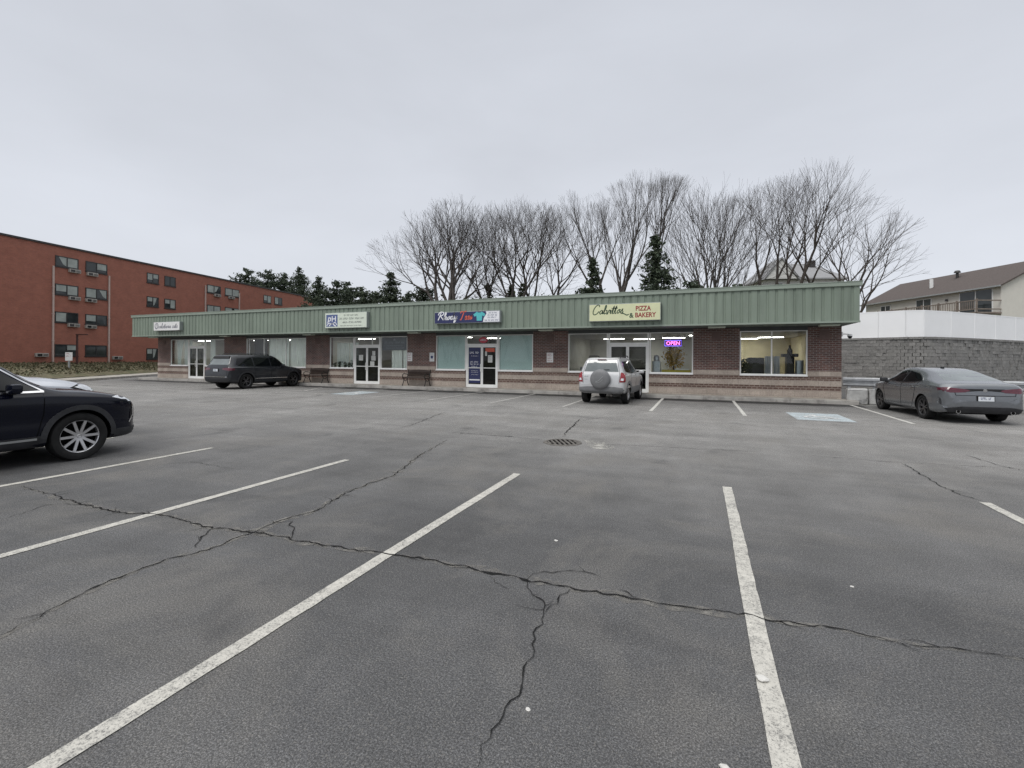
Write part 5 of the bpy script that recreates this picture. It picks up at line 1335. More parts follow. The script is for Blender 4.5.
for i, (px, zc, h, w) in enumerate(((470, 44, 4.9, 1.8), (452, 45, 4.6, 1.5), (520, 45, 5.3, 2.2), (560, 46, 5.2, 1.6))):
    p = at(px, zc); r = random.Random(300 + i); t = root('evergreen_shrub', ['brown green thicket left of the ivy covered tree', 'brown green thicket under the leftmost bare tree', 'brown green thicket under the dense rounded trees', 'brown green thicket right under the dense rounded trees'][i], 'shrub', (p.x, p.y, hillz(p.x, p.y)), 0, 'thickets behind the shop roof')
    T, Bm = grow_tree(60 + i, [(r.uniform(-w, w), r.uniform(-.5, .5), r.uniform(-.2, .2), 0, r.uniform(.7, 1)) for _ in range(12)], h * .8, levels=3, kids_=(7, 6, 4, 3), r0=.04, up=.2, spread=.5, first=.2)
    T.build('stems', M['bark2'], t, fix=False); Bm.build('twigs', M['bark2'], t, fix=False)
    b = MB(); leafcloud(b, [(r.gauss(0, w * .6), r.gauss(0, .6), h * (.35 + .6 * r.random() ** 1.4)) for _ in range(350)], .08, .2, r); b.build('foliage', M['leaf'], t, fix=False)
#@@PART6

# far bare trees behind the photographer: they only show as reflections in the shop windows
b = MB(); r = random.Random(77)
for k in range(16):
    x = -58 + k * 6.5 + r.uniform(-2, 2); y = -48 + r.uniform(-4, 4)
    T, Bm = grow_tree(500 + k, [(0, 0, r.uniform(-.1, .1), 0, 1), (.3, 0, r.uniform(.1, .3), 0, .9), (-.3, 0, r.uniform(-.3, -.1), 0, .9)], r.uniform(9, 14), levels=2, kids_=(9, 7), r0=.2, up=.2, lens=(.4, .5), twig=.03)
    for q in (T, Bm): b.add([(p[0] + x, p[1] + y, p[2]) for p in q.v], q.f)
tag(b.build('distant_wood', M['bark'], fix=False), 'far bare trees reflected in the shop windows', 'trees', kind='stuff')
# ------------------------------------------------------------------ cars (local: +y forward, x right, z up, origin on the ground mid wheelbase)
def pchip(P):
    xs = [p[0] for p in P]; ys = [p[1] for p in P]; n = len(P); h = [xs[i + 1] - xs[i] for i in range(n - 1)]; d = [(ys[i + 1] - ys[i]) / h[i] for i in range(n - 1)]
    m = [d[0]] + [0 if d[i - 1] * d[i] <= 0 else 2 * d[i - 1] * d[i] / (d[i - 1] + d[i]) for i in range(1, n - 1)] + [d[-1]]
    def f(x):
        if x <= xs[0]: return ys[0]
        if x >= xs[-1]: return ys[-1]
        i = 0
        while x > xs[i + 1]: i += 1
        t = (x - xs[i]) / h[i]; a = t * t
        return ys[i] * (1 + 2 * t) * (1 - t) ** 2 + h[i] * m[i] * t * (1 - t) ** 2 + ys[i + 1] * a * (3 - 2 * t) + h[i] * m[i + 1] * a * (t - 1)
    return f
class Car:
    def __init__(s, name, label, spec, loc, rz):
        s.sp = spec; s.t = root(name, label, 'car', loc, rz)
        top, belt, bot, plan = (pchip(spec[k]) for k in ('top', 'belt', 'bottom', 'plan'))
        y0, y1 = spec['plan'][0][0], spec['plan'][-1][0]; ys = []
        n = 84
        for i in range(n + 1):
            u = i / n; e = .5 - .5 * math.cos(PI * u); ys.append(lerp(y0, y1, lerp(u, e, .62)))
        rw = spec['roofw']; rows = []; tuck = spec.get('tuck', .9)
        for y in ys:
            t = top(y); w = plan(y); bo = min(bot(y), t - .08); b = min(belt(y), t - .015); b = max(b, bo + .04)
            g = max(0, min(1, (t - b - .06) / .34)); g = g * g * (3 - 2 * g); hh = b - bo
            ww = w * .955; r_ = min(rw, ww * .86)
            C = [(0, bo), (w * .55, bo), (w * tuck * .95, bo + .01), (w * .965, bo + hh * .12), (w * .99, bo + hh * .34), (w * .985, bo + hh * .52), (w, bo + hh * .76), (w * .99, b - hh * .06), (ww, b),
                 (lerp(w * .88, lerp(ww, r_, .30), g), b + (t - b) * lerp(.45, .33, g)), (lerp(w * .76, lerp(ww, r_, .74), g), b + (t - b) * lerp(.72, .72, g)), (lerp(w * .62, r_ * .985, g), b + (t - b) * lerp(.87, .91, g)),
                 (lerp(w * .42, r_ * .86, g), b + (t - b) * lerp(.95, .985, g)), (lerp(w * .2, r_ * .5, g), t), (0, t)]
            P = catmull(C, 3); rows.append([(max(0, x), y, z) for x, z in P])
        k = len(rows[0]); V = []; Fc = []
        full = 2 * k - 2
        for R_ in rows:
            V += R_ + [(-x, y, z) for x, y, z in R_[-2:0:-1]]
        for i in range(len(rows) - 1):
            for j in range(full): Fc.append((i * full + j, i * full + (j + 1) % full, (i + 1) * full + (j + 1) % full, (i + 1) * full + j))
        Fc.append(tuple(range(full))[::-1]); Fc.append(tuple((len(rows) - 1) * full + j for j in range(full)))
        bm = bmesh.new(); vv = [bm.verts.new(p) for p in V]
        for f in Fc: bm.faces.new([vv[i] for i in f])
        bmesh.ops.recalc_face_normals(bm, faces=bm.faces[:])
        s.bvh = BVHTree.FromBMesh(bm)
        me = bpy.data.meshes.new('body'); bm.to_mesh(me); bm.free()
        me.materials.append(M[spec['paint']]); me.materials.append(M['wellblack'])
        body = link('body', me)
        # wheel arches cut with drums
        cut = MB(); R = spec['rwheel']; ax = spec['axles']; W = max(p[1] for p in spec['plan']); ra = R * 1.13
        for ya in ax:
            for sd in (-1, 1):
                x0, x1 = sd * (W - .36), sd * (W + .3); b = MB(); n = 40
                vs = [(x_, ya + ra * math.cos(2 * PI * q / n), R + ra * math.sin(2 * PI * q / n)) for x_ in (x0, x1) for q in range(n)]
                cut.add(vs, [tuple(range(n)), tuple(range(2 * n - 1, n - 1, -1))] + [(q, (q + 1) % n, n + (q + 1) % n, n + q) for q in range(n)])
        co = cut.build('cutter', M['wellblack'])
        md = body.modifiers.new('b', 'BOOLEAN'); md.operation = 'DIFFERENCE'; md.object = co; md.solver = 'EXACT'
        dg = bpy.context.evaluated_depsgraph_get(); nm = bpy.data.meshes.new_from_object(body.evaluated_get(dg))
        body.modifiers.clear(); old = body.data; body.data = nm; nm.name = 'body'; bpy.data.meshes.remove(old)
        bpy.data.objects.remove(co)
        if len(nm.materials) < 2: nm.materials.append(M['wellblack'])
        for p in nm.polygons:
            c = p.center; p.use_smooth = True; p.material_index = 0
            if abs(c.x) < W + .1:
                for ya in ax:
                    if math.hypot(c.y - ya, c.z - R) < ra + .004 and abs(p.normal.x) < .35 and abs(c.x) > W - .37 and abs(math.hypot(c.y - ya, c.z - R) - ra) < .012: p.material_index = 1
                    if abs(abs(c.x) - (W - .36)) < .004 and math.hypot(c.y - ya, c.z - R) < ra: p.material_index = 1
            if p.normal.z < -.8 and c.z < .5: p.material_index = 1
        try: nm.set_sharp_from_angle(angle=rad(38))
        except Exception: pass
        body.parent = s.t; s.body = body; s.W = W
    def patch(s, name, pts, axis, side, m, off=.006, res=.05, parent=None, label=None, merge=None):
        """a surface piece (glass, lamp, trim) lying on the body: the outline is given in side, end or top view"""
        bm = bmesh.new()
        for P in (pts if isinstance(pts[0][0], (tuple, list)) else [pts]):
            vs = [bm.verts.new((p[0], p[1], 0)) for p in P]; bm.faces.new(vs)
        bmesh.ops.triangulate(bm, faces=bm.faces[:])
        xs = [v.co.x for v in bm.verts]; ys = [v.co.y for v in bm.verts]
        for a, lo, hi, no in ((0, min(xs), max(xs), (1, 0, 0)), (1, min(ys), max(ys), (0, 1, 0))):
            c = lo + res
            while c < hi - res * .2:
                bmesh.ops.bisect_plane(bm, geom=bm.verts[:] + bm.edges[:] + bm.faces[:], plane_co=(c if a == 0 else 0, c if a == 1 else 0, 0), plane_no=no); c += res
        for v in bm.verts:
            a, c = v.co.x, v.co.y
            if axis == 'X': o, d = Vector((side * 3, a, c)), Vector((-side, 0, 0))
            elif axis == 'Y': o, d = Vector((a, side * 6, c)), Vector((0, -side, 0))
            else: o, d = Vector((a, c, 4)), Vector((0, 0, -1))
            h = s.bvh.ray_cast(o, d)
            if h[0] is None:
                q = o + d * (3 if axis == 'X' else 6 if axis == 'Y' else 3); nn = s.bvh.find_nearest(q); v.co = nn[0] - d * off
            else: v.co = h[0] - d * off
        bmesh.ops.recalc_face_normals(bm, faces=bm.faces[:])
        ed = [e for e in bm.edges if e.is_boundary]
        ex = bmesh.ops.extrude_edge_only(bm, edges=ed)
        dn = Vector((-side, 0, 0)) if axis == 'X' else (Vector((0, -side, 0)) if axis == 'Y' else Vector((0, 0, -1)))
        for v in ex['geom']:
            if isinstance(v, bmesh.types.BMVert): v.co += dn * (off + .012)
        bmesh.ops.split_edges(bm, edges=ed)
        me = bpy.data.meshes.new(name); bm.to_mesh(me); bm.free()
        me.materials.append(M[m]); me.polygons.foreach_set('use_smooth', [True] * len(me.polygons))
        o = link(name, me, parent or s.t)
        if label: o['label'] = label
        return o
    def both(s, name, pts, m, **k):
        return [s.patch(name, pts, 'X', sd, m, **k) for sd in (-1, 1)]
    def line(s, name, pts, axis, sides, m, w=.009, off=.004, parent=None):
        for sd in sides:
            polys = []
            for a, c in zip(pts[:-1], pts[1:]):
                dx, dy = c[0] - a[0], c[1] - a[1]; l = math.hypot(dx, dy) or 1; ex, ey = -dy / l * w / 2, dx / l * w / 2
                polys.append([(a[0] - ex, a[1] - ey), (c[0] - ex, c[1] - ey), (c[0] + ex, c[1] + ey), (a[0] + ex, a[1] + ey)])
            s.patch(name, polys, axis, sd, m, off=off, res=.06, parent=parent)
    def arc(s, ya, r0, r1, a0=-8, a1=188, n=26):
        R = s.sp['rwheel']; o = [(ya + r1 * math.cos(rad(lerp(a0, a1, i / n))), R + r1 * math.sin(rad(lerp(a0, a1, i / n)))) for i in range(n + 1)]
        q = [(ya + r0 * math.cos(rad(lerp(a0, a1, i / n))), R + r0 * math.sin(rad(lerp(a0, a1, i / n)))) for i in range(n + 1)]
        return [[q[i], o[i], o[i + 1], q[i + 1]] for i in range(n)]
    def wheels(s, spokes=5, m='alloy', twin=True, tw=.225, rimk=.66):
        R = s.sp['rwheel']; rr_ = R * rimk; h = tw / 2
        hub = MB(); hub.lathe([(.001, -.02), (rr_ * .93, -.02), (rr_ * .95, h * .6), (rr_ * .95, -h)], 'X', 28)
        w0 = hub.build('wheel', M['wellblack'], s.t, True)
        b = MB(); b.lathe([(rr_ * .97, -h * .8), (R * .86, -h * .98), (R * .965, -h * .92), (R, -h * .66), (R, h * .66), (R * .965, h * .9), (R * .86, h), (rr_ * 1.0, h * .86), (rr_ * .97, h * .78), (rr_ * .97, -h * .8)], 'X', 40)
        for q in range(4):
            b.lathe([(R + .0015, -h * .6 + q * h * .36), (R + .0015, -h * .6 + q * h * .36 + .012)], 'X', 40)
        b.build('tyre', M['rubber'], w0, True)
        b = MB(); xo = h * .62
        b.lathe([(rr_ * .90, xo - .03), (rr_ * .93, xo + .012), (rr_ * .985, xo + .022), (rr_ * 1.0, xo + .004), (rr_ * .97, xo - .05)], 'X', 40)
        b.lathe([(.001, xo + .0), (rr_ * .10, xo + .002), (rr_ * .17, xo - .012), (rr_ * .18, xo - .05)], 'X', 20)
        for q in range(spokes):
            for tw_ in ((-.16, .16) if twin else (0,)):
                a0 = 2 * PI * q / spokes; a1 = a0 + tw_ * (1.3 if spokes <= 5 else .7)
                p0 = Vector((xo - .012, math.cos(a0) * rr_ * .12, math.sin(a0) * rr_ * .12)); p1 = Vector((xo + .008, math.cos(a1) * rr_ * .94, math.sin(a1) * rr_ * .94))
                d = (p1 - p0); L = d.length; d.normalize(); sd = Vector((1, 0, 0)).cross(d).normalized(); k = rr_ * (.055 if twin else .075)
                b.obox((p0 + p1) / 2, d * L / 2, sd * k, Vector((.011, 0, 0)))
        b.build('rim', M[m], w0)
        xw = s.W - tw / 2 - .025
        first = True
        for ya in s.sp['axles']:
            for sd in (1, -1):
                w = w0 if first else copy_tree(w0, s.t); first = False
                w.location = (sd * xw, ya, R); w.rotation_euler = (random.uniform(0, 6), 0, 0) if sd > 0 else (random.uniform(0, 6), 0, PI)
    def mirrors(s, y, z, m, w=.11):
        x = s.sp['mirx']
        for sd in (-1, 1):
            b = MB(); b.rbox(sd * x + (0 if sd > 0 else -.2), sd * x + (.2 if sd > 0 else 0), y - .06, y + .07, z, z + .13, .035); b.rbox(sd * x - .06, sd * x + .06, y - .02, y + .05, z - .02, z + .04, .01)
            b.build('side_mirror', M[m], s.t, True)
    def handles(s, spots, m):
        for y, z in spots:
            for sd in (-1, 1):
                h = s.bvh.ray_cast(Vector((sd * 3, y, z)), Vector((-sd, 0, 0)))
                if h[0] is None: continue
                x = h[0].x; b = MB(); b.rbox(x - .015, x + sd * .028 if sd > 0 else x + .015, y - .10, y + .10, z - .014, z + .014, .006) if sd > 0 else b.rbox(x - .028, x + .015, y - .10, y + .10, z - .014, z + .014, .006)
                b.build('door_handle', M[m], s.t, True)
    def plate(s, x0, x1, z0, z1, side=-1, seed=1):
        h = s.bvh.ray_cast(Vector(((x0 + x1) / 2, side * 6, (z0 + z1) / 2)), Vector((0, -side, 0))); y = h[0].y + side * .03
        b = MB(); b.rbox(x0 - .02, x1 + .02, min(y, y - side * .05), max(y, y - side * .05), z0 - .015, z1 + .015, .008); f = b.build('licence_plate', M['black'], s.t)
        b = MB(); b.box(x0, x1, y + side * .004 if side < 0 else y, y if side < 0 else y + .004, z0, z1); b.build('plate_face', M['plate'], f)
        b = MB(); scribble_line(b, x0 + .05, x1 - .05, z0 + .04, (z1 - z0) * .5, y - .005, seed); b.build('plate_lettering', M['navyink'], f)
def box_pts(a0, a1, c0, c1): return [(a0, c0), (a1, c0), (a1, c1), (a0, c1)]
def mir(P): return [(-a, c) for a, c in P][::-1]

# --- grey four door coupe, rear three quarters, right of the shops
sp = dict(top=[(-2.365, .60), (-2.345, .86), (-2.31, .97), (-2.26, 1.035), (-2.1, 1.07), (-1.85, 1.115), (-1.5, 1.215), (-1.0, 1.335), (-.5, 1.405), (0, 1.42), (.35, 1.395), (.75, 1.27), (1.22, 1.02), (1.4, .985), (1.8, .92), (2.05, .83), (2.14, .72), (2.165, .56)],
          belt=[(-2.365, .54), (-2.3, .89), (-2.1, .965), (-1.5, .985), (-.8, .955), (0, .93), (1.2, .90), (1.8, .83), (2.1, .70), (2.165, .5)],
          bottom=[(-2.365, .42), (-2.28, .28), (-1.9, .22), (0, .18), (1.8, .2), (2.1, .24), (2.165, .40)],
          plan=[(-2.365, .60), (-2.34, .70), (-2.27, .79), (-2.1, .855), (-1.7, .895), (-1.2, .90), (-.4, .885), (.4, .885), (1.2, .90), (1.7, .86), (1.95, .77), (2.1, .62), (2.165, .45)],
          roofw=.56, rwheel=.33, axles=(1.335, -1.335), paint='p_grey', mirx=.86)
c = Car('parked_car', 'grey metallic four door sedan parked before the concrete blocks at the right', sp, (6.57, 17.70, 0), rad(4.2))
c.wheels(5, 'alloydark', True, .225, .72)
c.both('side_window', [(.98, 1.0), (.40, .985), (-.10, .985), (-.10, 1.325), (.12, 1.335), (.42, 1.295)], 'carglass', res=.06)
c.both('side_window', [(-.14, .985), (-.85, 1.015), (-1.18, 1.06), (-1.05, 1.13), (-.72, 1.25), (-.14, 1.325)], 'carglass', res=.06)
c.line('window_trim', [(1.05, .985), (.40, .965), (-.10, .965), (-.85, .995), (-1.22, 1.05)], 'X', (-1, 1), 'chrome', .016)
c.line('window_trim', [(-1.22, 1.05), (-1.06, 1.15), (-.72, 1.27), (-.14, 1.345), (.12, 1.352)], 'X', (-1, 1), 'chrome', .014)
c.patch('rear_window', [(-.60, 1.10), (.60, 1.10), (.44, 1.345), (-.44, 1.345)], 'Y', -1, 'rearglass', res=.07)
c.patch('windscreen', [(-.62, 1.03), (.62, 1.03), (.47, 1.35), (-.47, 1.35)], 'Y', 1, 'carglass', res=.07)
for S in (1, -1):
    P = [(.30, .86), (.38, .895), (.74, .935), (.86, .93), (.86, .84), (.70, .80), (.40, .815)]
    c.patch('tail_light', P if S > 0 else mir(P), 'Y', -1, 'darkredlens', res=.05)
    c.patch('tail_light', [(-2.27, .93), (-2.02, .915), (-2.1, .87), (-2.28, .84)], 'X', S, 'darkredlens', res=.04)
    P = [(.36, .857), (.82, .885), (.82, .872), (.36, .842)]
    c.patch('light_strip', P if S > 0 else mir(P), 'Y', -1, 'darkredlens', off=.009, res=.05)
    c.patch('headlight', [(2.02, .70), (1.72, .74), (1.74, .80), (1.98, .78)], 'X', S, 'clearlens', res=.05)
    b = MB(); b.tube([(S * .55, -2.20, .315), (S * .55, -2.36, .315)], .048, 14); b.build('exhaust_tip', M['chrome'], c.t, True)
    b = MB(); b.lathe([(.001, 0), (.038, 0)], 'Y', 14, (S * .55, -2.362, .315)); b.build('exhaust_bore', M['wellblack'], c.t)
c.patch('boot_shade_patch', [(-.40, .905), (.40, .905), (.38, .83), (.12, .855), (-.12, .855), (-.38, .83)], 'Y', -1, 'black', res=.06)  # black patch paints in the shade between the tail lights
c.patch('rear_bumper', [(-.80, .40), (.80, .40), (.86, .52), (.84, .66), (.62, .67), (.50, .60), (-.50, .60), (-.62, .67), (-.84, .66), (-.86, .52)], 'Y', -1, 'p_grey', off=.028, res=.06)
c.patch('bumper_recess', [(-.60, .62), (-.50, .565), (.50, .565), (.60, .62), (.58, .73), (-.58, .73)], 'Y', -1, 'p_grey', off=.003, res=.06)
c.line('boot_seam', [(-.64, .90), (-.60, .735), (.60, .735), (.64, .90)], 'Y', (-1,), 'wellblack', .012)
c.line('bumper_seam', [(-.60, .62), (-.50, .565), (.50, .565), (.60, .62)], 'Y', (-1,), 'wellblack', .012)
c.patch('rear_diffuser', [(-.72, .28), (.72, .28), (.80, .40), (.50, .45), (-.50, .45), (-.80, .40)], 'Y', -1, 'cladding', off=.036, res=.06)
c.both('sill', [(-.92, .20), (.92, .20), (.92, .27), (-.92, .27)], 'cladding', res=.08)
c.line('door_seam', [(-.12, 1.0), (-.12, .30)], 'X', (-1, 1), 'wellblack', .008); c.line('door_seam', [(.98, .92), (.95, .55), (.86, .30)], 'X', (-1, 1), 'wellblack', .008)
c.line('door_seam', [(-1.06, 1.02), (-.98, .80), (-.86, .50), (-.78, .30)], 'X', (-1, 1), 'wellblack', .008)
c.patch('bumper_vent', [(-2.16, .64), (-2.10, .66), (-2.13, .50), (-2.2, .46)], 'X', -1, 'cladding', res=.04); c.patch('bumper_vent', [(-2.16, .64), (-2.10, .66), (-2.13, .50), (-2.2, .46)], 'X', 1, 'cladding', res=.04)
c.mirrors(.78, .95, 'cladding'); c.handles(((.12, .85), (-.86, .87)), 'p_grey'); c.plate(-.16, .16, .60, .715, -1, 3)
b = MB(); b.lathe([(.001, -.016), (.042, -.016), (.045, -.004), (.045, .02)], 'Y', 20, (0, -2.335, .865)); b.build('badge', M['chrome'], c.t, True)
b = MB(); b.rbox(-.018, .018, -.52, -.36, 1.40, 1.455, .008); b.build('aerial', M['cladding'], c.t, True)

# --- silver compact off roader with a spare wheel on its tail
sp = dict(top=[(-1.995, .72), (-1.985, .98), (-1.95, 1.12), (-1.87, 1.40), (-1.80, 1.58), (-1.70, 1.645), (-1.5, 1.67), (-.6, 1.685), (.1, 1.65), (.42, 1.55), (1.0, 1.13), (1.15, 1.08), (1.6, 1.02), (1.85, .93), (1.96, .8), (1.985, .62)],
          belt=[(-1.995, .66), (-1.96, 1.0), (-1.8, 1.08), (-1.5, 1.08), (0, 1.04), (1.0, 1.01), (1.6, .93), (1.9, .8), (1.985, .56)],
          bottom=[(-1.995, .50), (-1.93, .40), (-1.5, .36), (0, .30), (1.5, .34), (1.985, .45)],
          plan=[(-1.995, .70), (-1.97, .775), (-1.92, .82), (-1.8, .85), (-1.2, .868), (1.2, .868), (1.6, .84), (1.85, .73), (1.985, .5)],
          roofw=.60, rwheel=.345, axles=(1.245, -1.245), paint='p_silver', mirx=.84)
c = Car('parked_car', 'small silver off roader with a covered spare wheel parked before the pizza shop', sp, (-3.13, 18.46, 0), rad(-3.2))
c.wheels(5, 'alloy', False, .225, .62)
c.both('side_window', [(.92, 1.08), (.08, 1.085), (.08, 1.53), (.30, 1.50)], 'carglass', res=.06)
c.both('side_window', [(.03, 1.085), (-.78, 1.10), (-.78, 1.545), (.03, 1.535)], 'carglass', res=.06)
c.both('side_window', [(-.84, 1.11), (-1.58, 1.16), (-1.66, 1.32), (-1.56, 1.53), (-.84, 1.545)], 'carglass', res=.06)
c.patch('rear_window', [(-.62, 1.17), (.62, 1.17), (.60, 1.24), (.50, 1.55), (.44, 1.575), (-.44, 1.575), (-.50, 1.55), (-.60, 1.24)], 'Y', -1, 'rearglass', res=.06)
c.patch('windscreen', [(-.66, 1.13), (.66, 1.13), (.52, 1.58), (-.52, 1.58)], 'Y', 1, 'carglass', res=.08)
for S in (1, -1):
    P = [(.66, .80), (.835, .80), (.835, 1.05), (.80, 1.14), (.70, 1.15)]
    c.patch('tail_light', P if S > 0 else mir(P), 'Y', -1, 'redlens', res=.05, off=.012)
    c.patch('tail_light', [(-1.97, .80), (-1.84, .82), (-1.86, 1.12), (-1.93, 1.15), (-1.99, 1.1)], 'X', S, 'redlens', res=.05, off=.012)
    P = [(.70, .86), (.80, .86), (.80, .94), (.72, .94)]
    c.patch('reversing_light', P if S > 0 else mir(P), 'Y', -1, 'clearlens', res=.05, off=.016)
    c.patch('headlight', [(1.93, .78), (1.66, .80), (1.68, .93), (1.86, .90)], 'X', S, 'clearlens', res=.05)
    b = MB(); b.tube([(S * .56, -1.45, 1.64), (S * .57, -1.40, 1.72), (S * .58, -.2, 1.735), (S * .55, .02, 1.68)], .018, 8); b.build('roof_rail', M['black'], c.t, True)
c.patch('rear_bumper', [(-.84, .56), (.84, .56), (.86, .62), (.84, .74), (-.84, .74), (-.86, .62)], 'Y', -1, 'p_silver', off=.05, res=.06)
c.patch('bumper_cladding', [(-.80, .38), (.80, .38), (.845, .48), (.845, .60), (.50, .64), (-.50, .64), (-.845, .60), (-.845, .48)], 'Y', -1, 'greyclad', off=.062, res=.06)
c.line('bumper_seam', [(-.86, .705), (.86, .705)], 'Y', (-1,), 'wellblack', .012, .03)
for ya in (1.245, -1.245):
    c.both('arch_cladding', c.arc(ya, .395, .50, 0, 180), 'greyclad', off=.014, res=.2)
c.both('side_cladding', [(-.74, .34), (.74, .34), (.74, .60), (-.74, .60)], 'greyclad', off=.012, res=.08)
c.line('door_seam', [(.055, 1.08), (.055, .40)], 'X', (-1, 1), 'wellblack', .01); c.line('door_seam', [(.93, 1.02), (.92, .7), (.78, .40)], 'X', (-1, 1), 'wellblack', .01); c.line('door_seam', [(-.81, 1.08), (-.84, .85), (-.7, .5)], 'X', (-1, 1), 'wellblack', .01)
c.line('tail_door_seam', [(-.645, .72), (-.66, 1.12), (-.55, 1.6), (.55, 1.6), (.66, 1.12), (.645, .72)], 'Y', (-1,), 'wellblack', .01)
c.mirrors(.80, 1.06, 'p_silver'); c.handles(((.2, .95), (-.64, .97)), 'p_silver'); c.plate(-.64, -.34, .53, .67, -1, 5)
b = MB(); b.lathe([(.001, -2.215), (.10, -2.213), (.25, -2.20), (.325, -2.165), (.352, -2.12), (.355, -2.02), (.34, -1.985), (.2, -1.94), (.001, -1.94)], 'Y', 40, (0, 0, .90)); sw = b.build('spare_wheel_cover', M['greyclad'], c.t, 'all')
b = MB(); stroke(b, [(-.13, .82), (-.02, .86), (.10, .98), (.14, 1.0)], .010, -2.222); stroke(b, [(-.14, .78), (.0, .80), (.12, .90)], .007, -2.222); b.build('cover_marking', M['alumgrey'], sw)
b = MB(); b.rbox(-.16, .16, -1.845, -1.76, 1.585, 1.615, .008); b.build('high_brake_light', M['darkredlens'], c.t, True)
b = MB(); b.tube([(-.05, -1.93, 1.22), (.30, -1.96, 1.25)], .010, 6); b.build('rear_wiper', M['black'], c.t)
b = MB(); scribble_line(b, -.60, -.44, .98, .035, -1.995, 3); scribble_line(b, -.60, -.48, .88, .03, -1.999, 4); b.build('lettering', M['greyink'], c.t)
b = MB(); b.tube([(.35, -1.7, .34), (.37, -1.97, .33)], .03, 10); b.build('exhaust_pipe', M['grate'], c.t)

# --- big dark off roader by the left shops, and the navy one close by share a general shape
def suv_spec(wb, fo, ro, W, Hh, R, paint, hood, belt):
    f, r = wb / 2, -wb / 2; yF, yR = f + fo, r - ro
    return dict(top=[(yR, .70), (yR + .015, .98), (yR + .06, 1.12), (yR + .22, Hh - .36), (yR + .36, Hh - .10), (yR + .46, Hh - .045), (yR + .8, Hh - .012), (-.4, Hh), (f - 1.25, Hh - .03), (f - .95, Hh - .13), (f - .34, hood + .11), (f - .16, hood + .045), (f + .1, hood + .02), (f + fo * .55, hood - .06), (yF - .12, hood - .16), (yF - .03, hood - .28), (yF, hood - .50)],
                belt=[(yR, .62), (yR + .08, belt - .02), (yR + .4, belt + .035), (-.6, belt + .01), (f - .5, belt - .02), (f, belt - .06), (f + fo * .6, belt - .14), (yF - .1, belt - .26), (yF, .52)],
                bottom=[(yR, .50), (yR + .08, .36), (yR + .5, .28), (0, .25), (f + .3, .25), (yF - .1, .26), (yF, .42)],
                plan=[(yR, W * .80), (yR + .04, W * .90), (yR + .15, W * .955), (yR + .5, W * .99), (r, W), (0, W * .985), (f, W), (f + fo * .45, W * .955), (yF - .22, W * .86), (yF - .08, W * .72), (yF, W * .52)],
                roofw=W * .67, rwheel=R, axles=(f, r), paint=paint, mirx=W * .96)
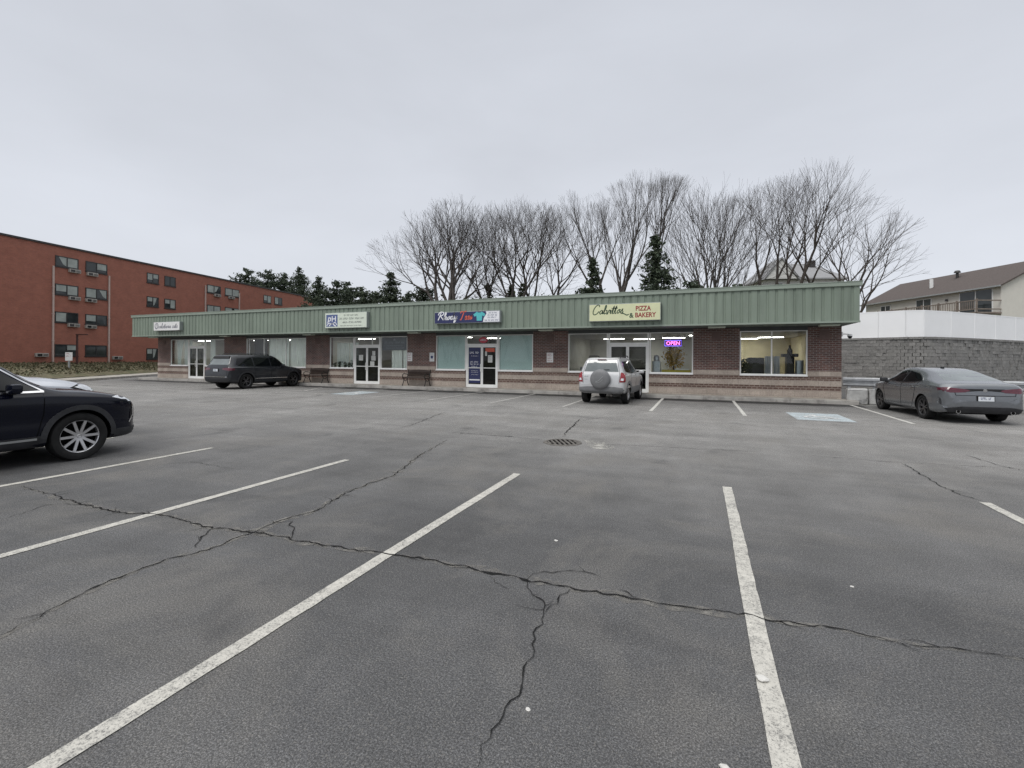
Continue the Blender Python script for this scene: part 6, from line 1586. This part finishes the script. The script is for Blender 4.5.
def dress(c, wb, fo, ro, W, Hh, R, belt, hood, clad, rimm, spokes, twin, rimk, glass='carglass', trim=None):
    f, r = wb / 2, -wb / 2; yF, yR = f + fo, r - ro; B = belt
    c.wheels(spokes, rimm, twin, .235, rimk)
    zt = Hh - .15
    A = [(f - .50, B + .045), (.03, B + .045), (.03, zt), (f - 1.12, zt - .01), (f - .98, zt - .06)]
    c.both('side_window', A, glass, res=.06)
    c.both('side_window', [(-.03, B + .045), (-.98, B + .06), (-.98, zt - .005), (-.03, zt)], glass, res=.06)
    c.both('side_window', [(-1.05, B + .06), (yR + .52, B + .09), (yR + .42, B + .16), (yR + .58, zt - .05), (-1.05, zt - .005)], glass, res=.06)
    if trim:
        c.line('window_trim', [(f - .42, B + .025), (.0, B + .025), (-.98, B + .04), (yR + .5, B + .07)], 'X', (-1, 1), trim, .026, .010)
        c.line('window_trim', [(f - .42, B + .025), (f - .95, zt - .02), (f - 1.13, zt + .03)], 'X', (-1, 1), trim, .022, .010)
    c.patch('windscreen', [(-W * .76, hood + .10), (W * .76, hood + .10), (W * .60, Hh - .09), (-W * .60, Hh - .09)], 'Y', 1, glass, res=.08)
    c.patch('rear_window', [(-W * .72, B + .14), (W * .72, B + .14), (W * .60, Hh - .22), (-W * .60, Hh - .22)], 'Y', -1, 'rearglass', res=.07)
    c.patch('spoiler', [(-W * .60, Hh - .19), (W * .60, Hh - .19), (W * .56, Hh - .085), (-W * .56, Hh - .085)], 'Y', -1, 'black', off=.05, res=.07)
    for S in (1, -1):
        c.patch('tail_light', [(yR, B - .16), (yR + .30, B - .13), (yR + .33, B - .05), (yR + .05, B + .0)], 'X', S, 'darkredlens', res=.05, off=.008)
        P = [(W * .45, B - .10), (W * .93, B - .16), (W * .93, B + .0), (W * .45, B - .03)]
        c.patch('tail_light', P if S > 0 else mir(P), 'Y', -1, 'darkredlens', res=.05, off=.008)
    for ya in (f, r): c.both('arch_cladding', c.arc(ya, R * 1.13, R * 1.13 + .075, -4, 184), clad, off=.012, res=.3)
    c.both('sill_cladding', [(r + R * 1.2, .27), (f - R * 1.2, .27), (f - R * 1.2, .44), (r + R * 1.2, .44)], clad, off=.010, res=.08)
    c.patch('rear_bumper', [(-W * .84, .38), (W * .84, .38), (W * .93, .52), (W * .85, .62), (-W * .85, .62), (-W * .93, .52)], 'Y', -1, clad, off=.012, res=.07)
    c.line('door_seam', [(0, B), (0, .44)], 'X', (-1, 1), 'wellblack', .009); c.line('door_seam', [(f - .44, B - .02), (f - .45, .75), (f - .52, .44)], 'X', (-1, 1), 'wellblack', .009)
    c.line('door_seam', [(-1.02, B + .02), (-1.0, .85), (-.88, .46)], 'X', (-1, 1), 'wellblack', .009)
    c.line('tailgate_seam', [(-W * .80, .64), (-W * .80, B), (-W * .66, Hh - .1)], 'Y', (-1,), 'wellblack', .009); c.line('tailgate_seam', [(W * .80, .64), (W * .80, B), (W * .66, Hh - .1)], 'Y', (-1,), 'wellblack', .009)
    for S in (1, -1):
        b = MB(); x = W * .60; b.tube([(S * x, yR + .75, Hh - .03), (S * x, yR + .85, Hh + .035), (S * x, f - 1.5, Hh + .035), (S * x, f - 1.35, Hh - .02)], .017, 8); b.build('roof_rail', M['cladding' if clad == 'cladding' else 'alumgrey'], c.t, True)
    c.mirrors(f - .80, B + .02, c.sp['paint'])
W = .97
c = Car('parked_car', 'large dark charcoal off roader parked nose in at the left shops', suv_spec(2.915, .88, .98, W, 1.75, .385, 'p_charcoal', 1.08, 1.09), (-22.25, 18.30, 0), rad(-.4))
dress(c, 2.915, .88, .98, W, 1.75, .385, 1.09, 1.08, 'cladding', 'alloydark', 5, True, .66)
c.plate(-.16, .16, .90, 1.02, -1, 7)
c.handles(((.16, .97), (-.86, .99)), 'p_charcoal')
c.line('door_moulding', [(1.0, .52), (-1.0, .52)], 'X', (-1, 1), 'chrome', .022, .012); c.line('bumper_strip', [(-.8, .63), (.8, .63)], 'Y', (-1,), 'chrome', .02, .014)
W = .945
c = Car('parked_car', 'navy blue off roader with alloy wheels, closest car at the left edge', suv_spec(2.765, .93, 1.0, W, 1.69, .365, 'p_navy', 1.06, 1.06), (-9.76, 2.72, 0), 0)
dress(c, 2.765, .93, 1.0, W, 1.69, .365, 1.06, 1.06, 'cladding', 'alloy', 10, False, .70, trim='chrome')
f = 2.765 / 2; yF = f + .93
for S in (1, -1):
    c.patch('headlight', [(yF - .10, .87), (yF - .36, .90), (yF - .50, .945), (yF - .34, .965), (yF - .12, .915)], 'X', S, 'clearlens', res=.04, off=.01)
    P = [(W * .45, .84), (W * .86, .85), (W * .80, .92), (W * .45, .90)]
    c.patch('headlight', P if S > 0 else mir(P), 'Y', 1, 'clearlens', res=.04, off=.01)
    c.line('fog_lamp_trim', [(yF - .16, .82), (yF - .13, .62), (yF - .22, .50)], 'X', (S,), 'chrome', .02, .014)
    c.patch('fog_lamp', [(yF - .20, .56), (yF - .10, .56), (yF - .10, .72), (yF - .19, .72)], 'X', S, 'black', res=.04, off=.009)
c.patch('grille', [(-.42, .52), (.42, .52), (.52, .80), (.40, .86), (-.40, .86), (-.52, .80)], 'Y', 1, 'black', res=.06, off=.01)
c.patch('front_skirt', [(-.62, .28), (.62, .28), (.66, .42), (-.66, .42)], 'Y', 1, 'cladding', res=.06, off=.01)
c.both('bumper_skirt', [(f + .46, .30), (yF - .05, .30), (yF - .05, .42), (f + .50, .42)], 'cladding', res=.06, off=.01)
c.handles(((.16, .93), (-.86, .95)), 'p_navy'); c.line('sill_trim', [(.86, .40), (-.86, .40)], 'X', (-1, 1), 'alumgrey', .03, .014)
W = .93
c = Car('parked_car', 'pale silver car behind the navy off roader, mostly hidden', suv_spec(2.7, .90, .98, W, 1.72, .35, 'p_white', 1.165, 1.12), (-12.25, 3.46, 0), 0)
dress(c, 2.7, .90, .98, W, 1.72, .35, 1.12, 1.165, 'cladding', 'alloy', 5, True, .68)
f = 1.35; yF = f + .9
for S in (1, -1):
    c.patch('headlight_bezel', [(yF - .05, .85), (yF - .32, .87), (yF - .60, .99), (yF - .40, 1.06), (yF - .07, 1.0)], 'X', S, 'black', res=.04, off=.006)
    c.patch('headlight', [(yF - .08, .89), (yF - .30, .92), (yF - .52, 1.00), (yF - .34, 1.04), (yF - .10, .98)], 'X', S, 'clearlens', res=.04, off=.01)
    P = [(W * .42, .87), (W * .86, .88), (W * .82, .97), (W * .45, .94)]
    c.patch('headlight', P if S > 0 else mir(P), 'Y', 1, 'clearlens', res=.04, off=.01)
c.patch('grille', [(-.42, .52), (.42, .52), (.46, .78), (.38, .84), (-.38, .84), (-.46, .78)], 'Y', 1, 'black', res=.06, off=.01)
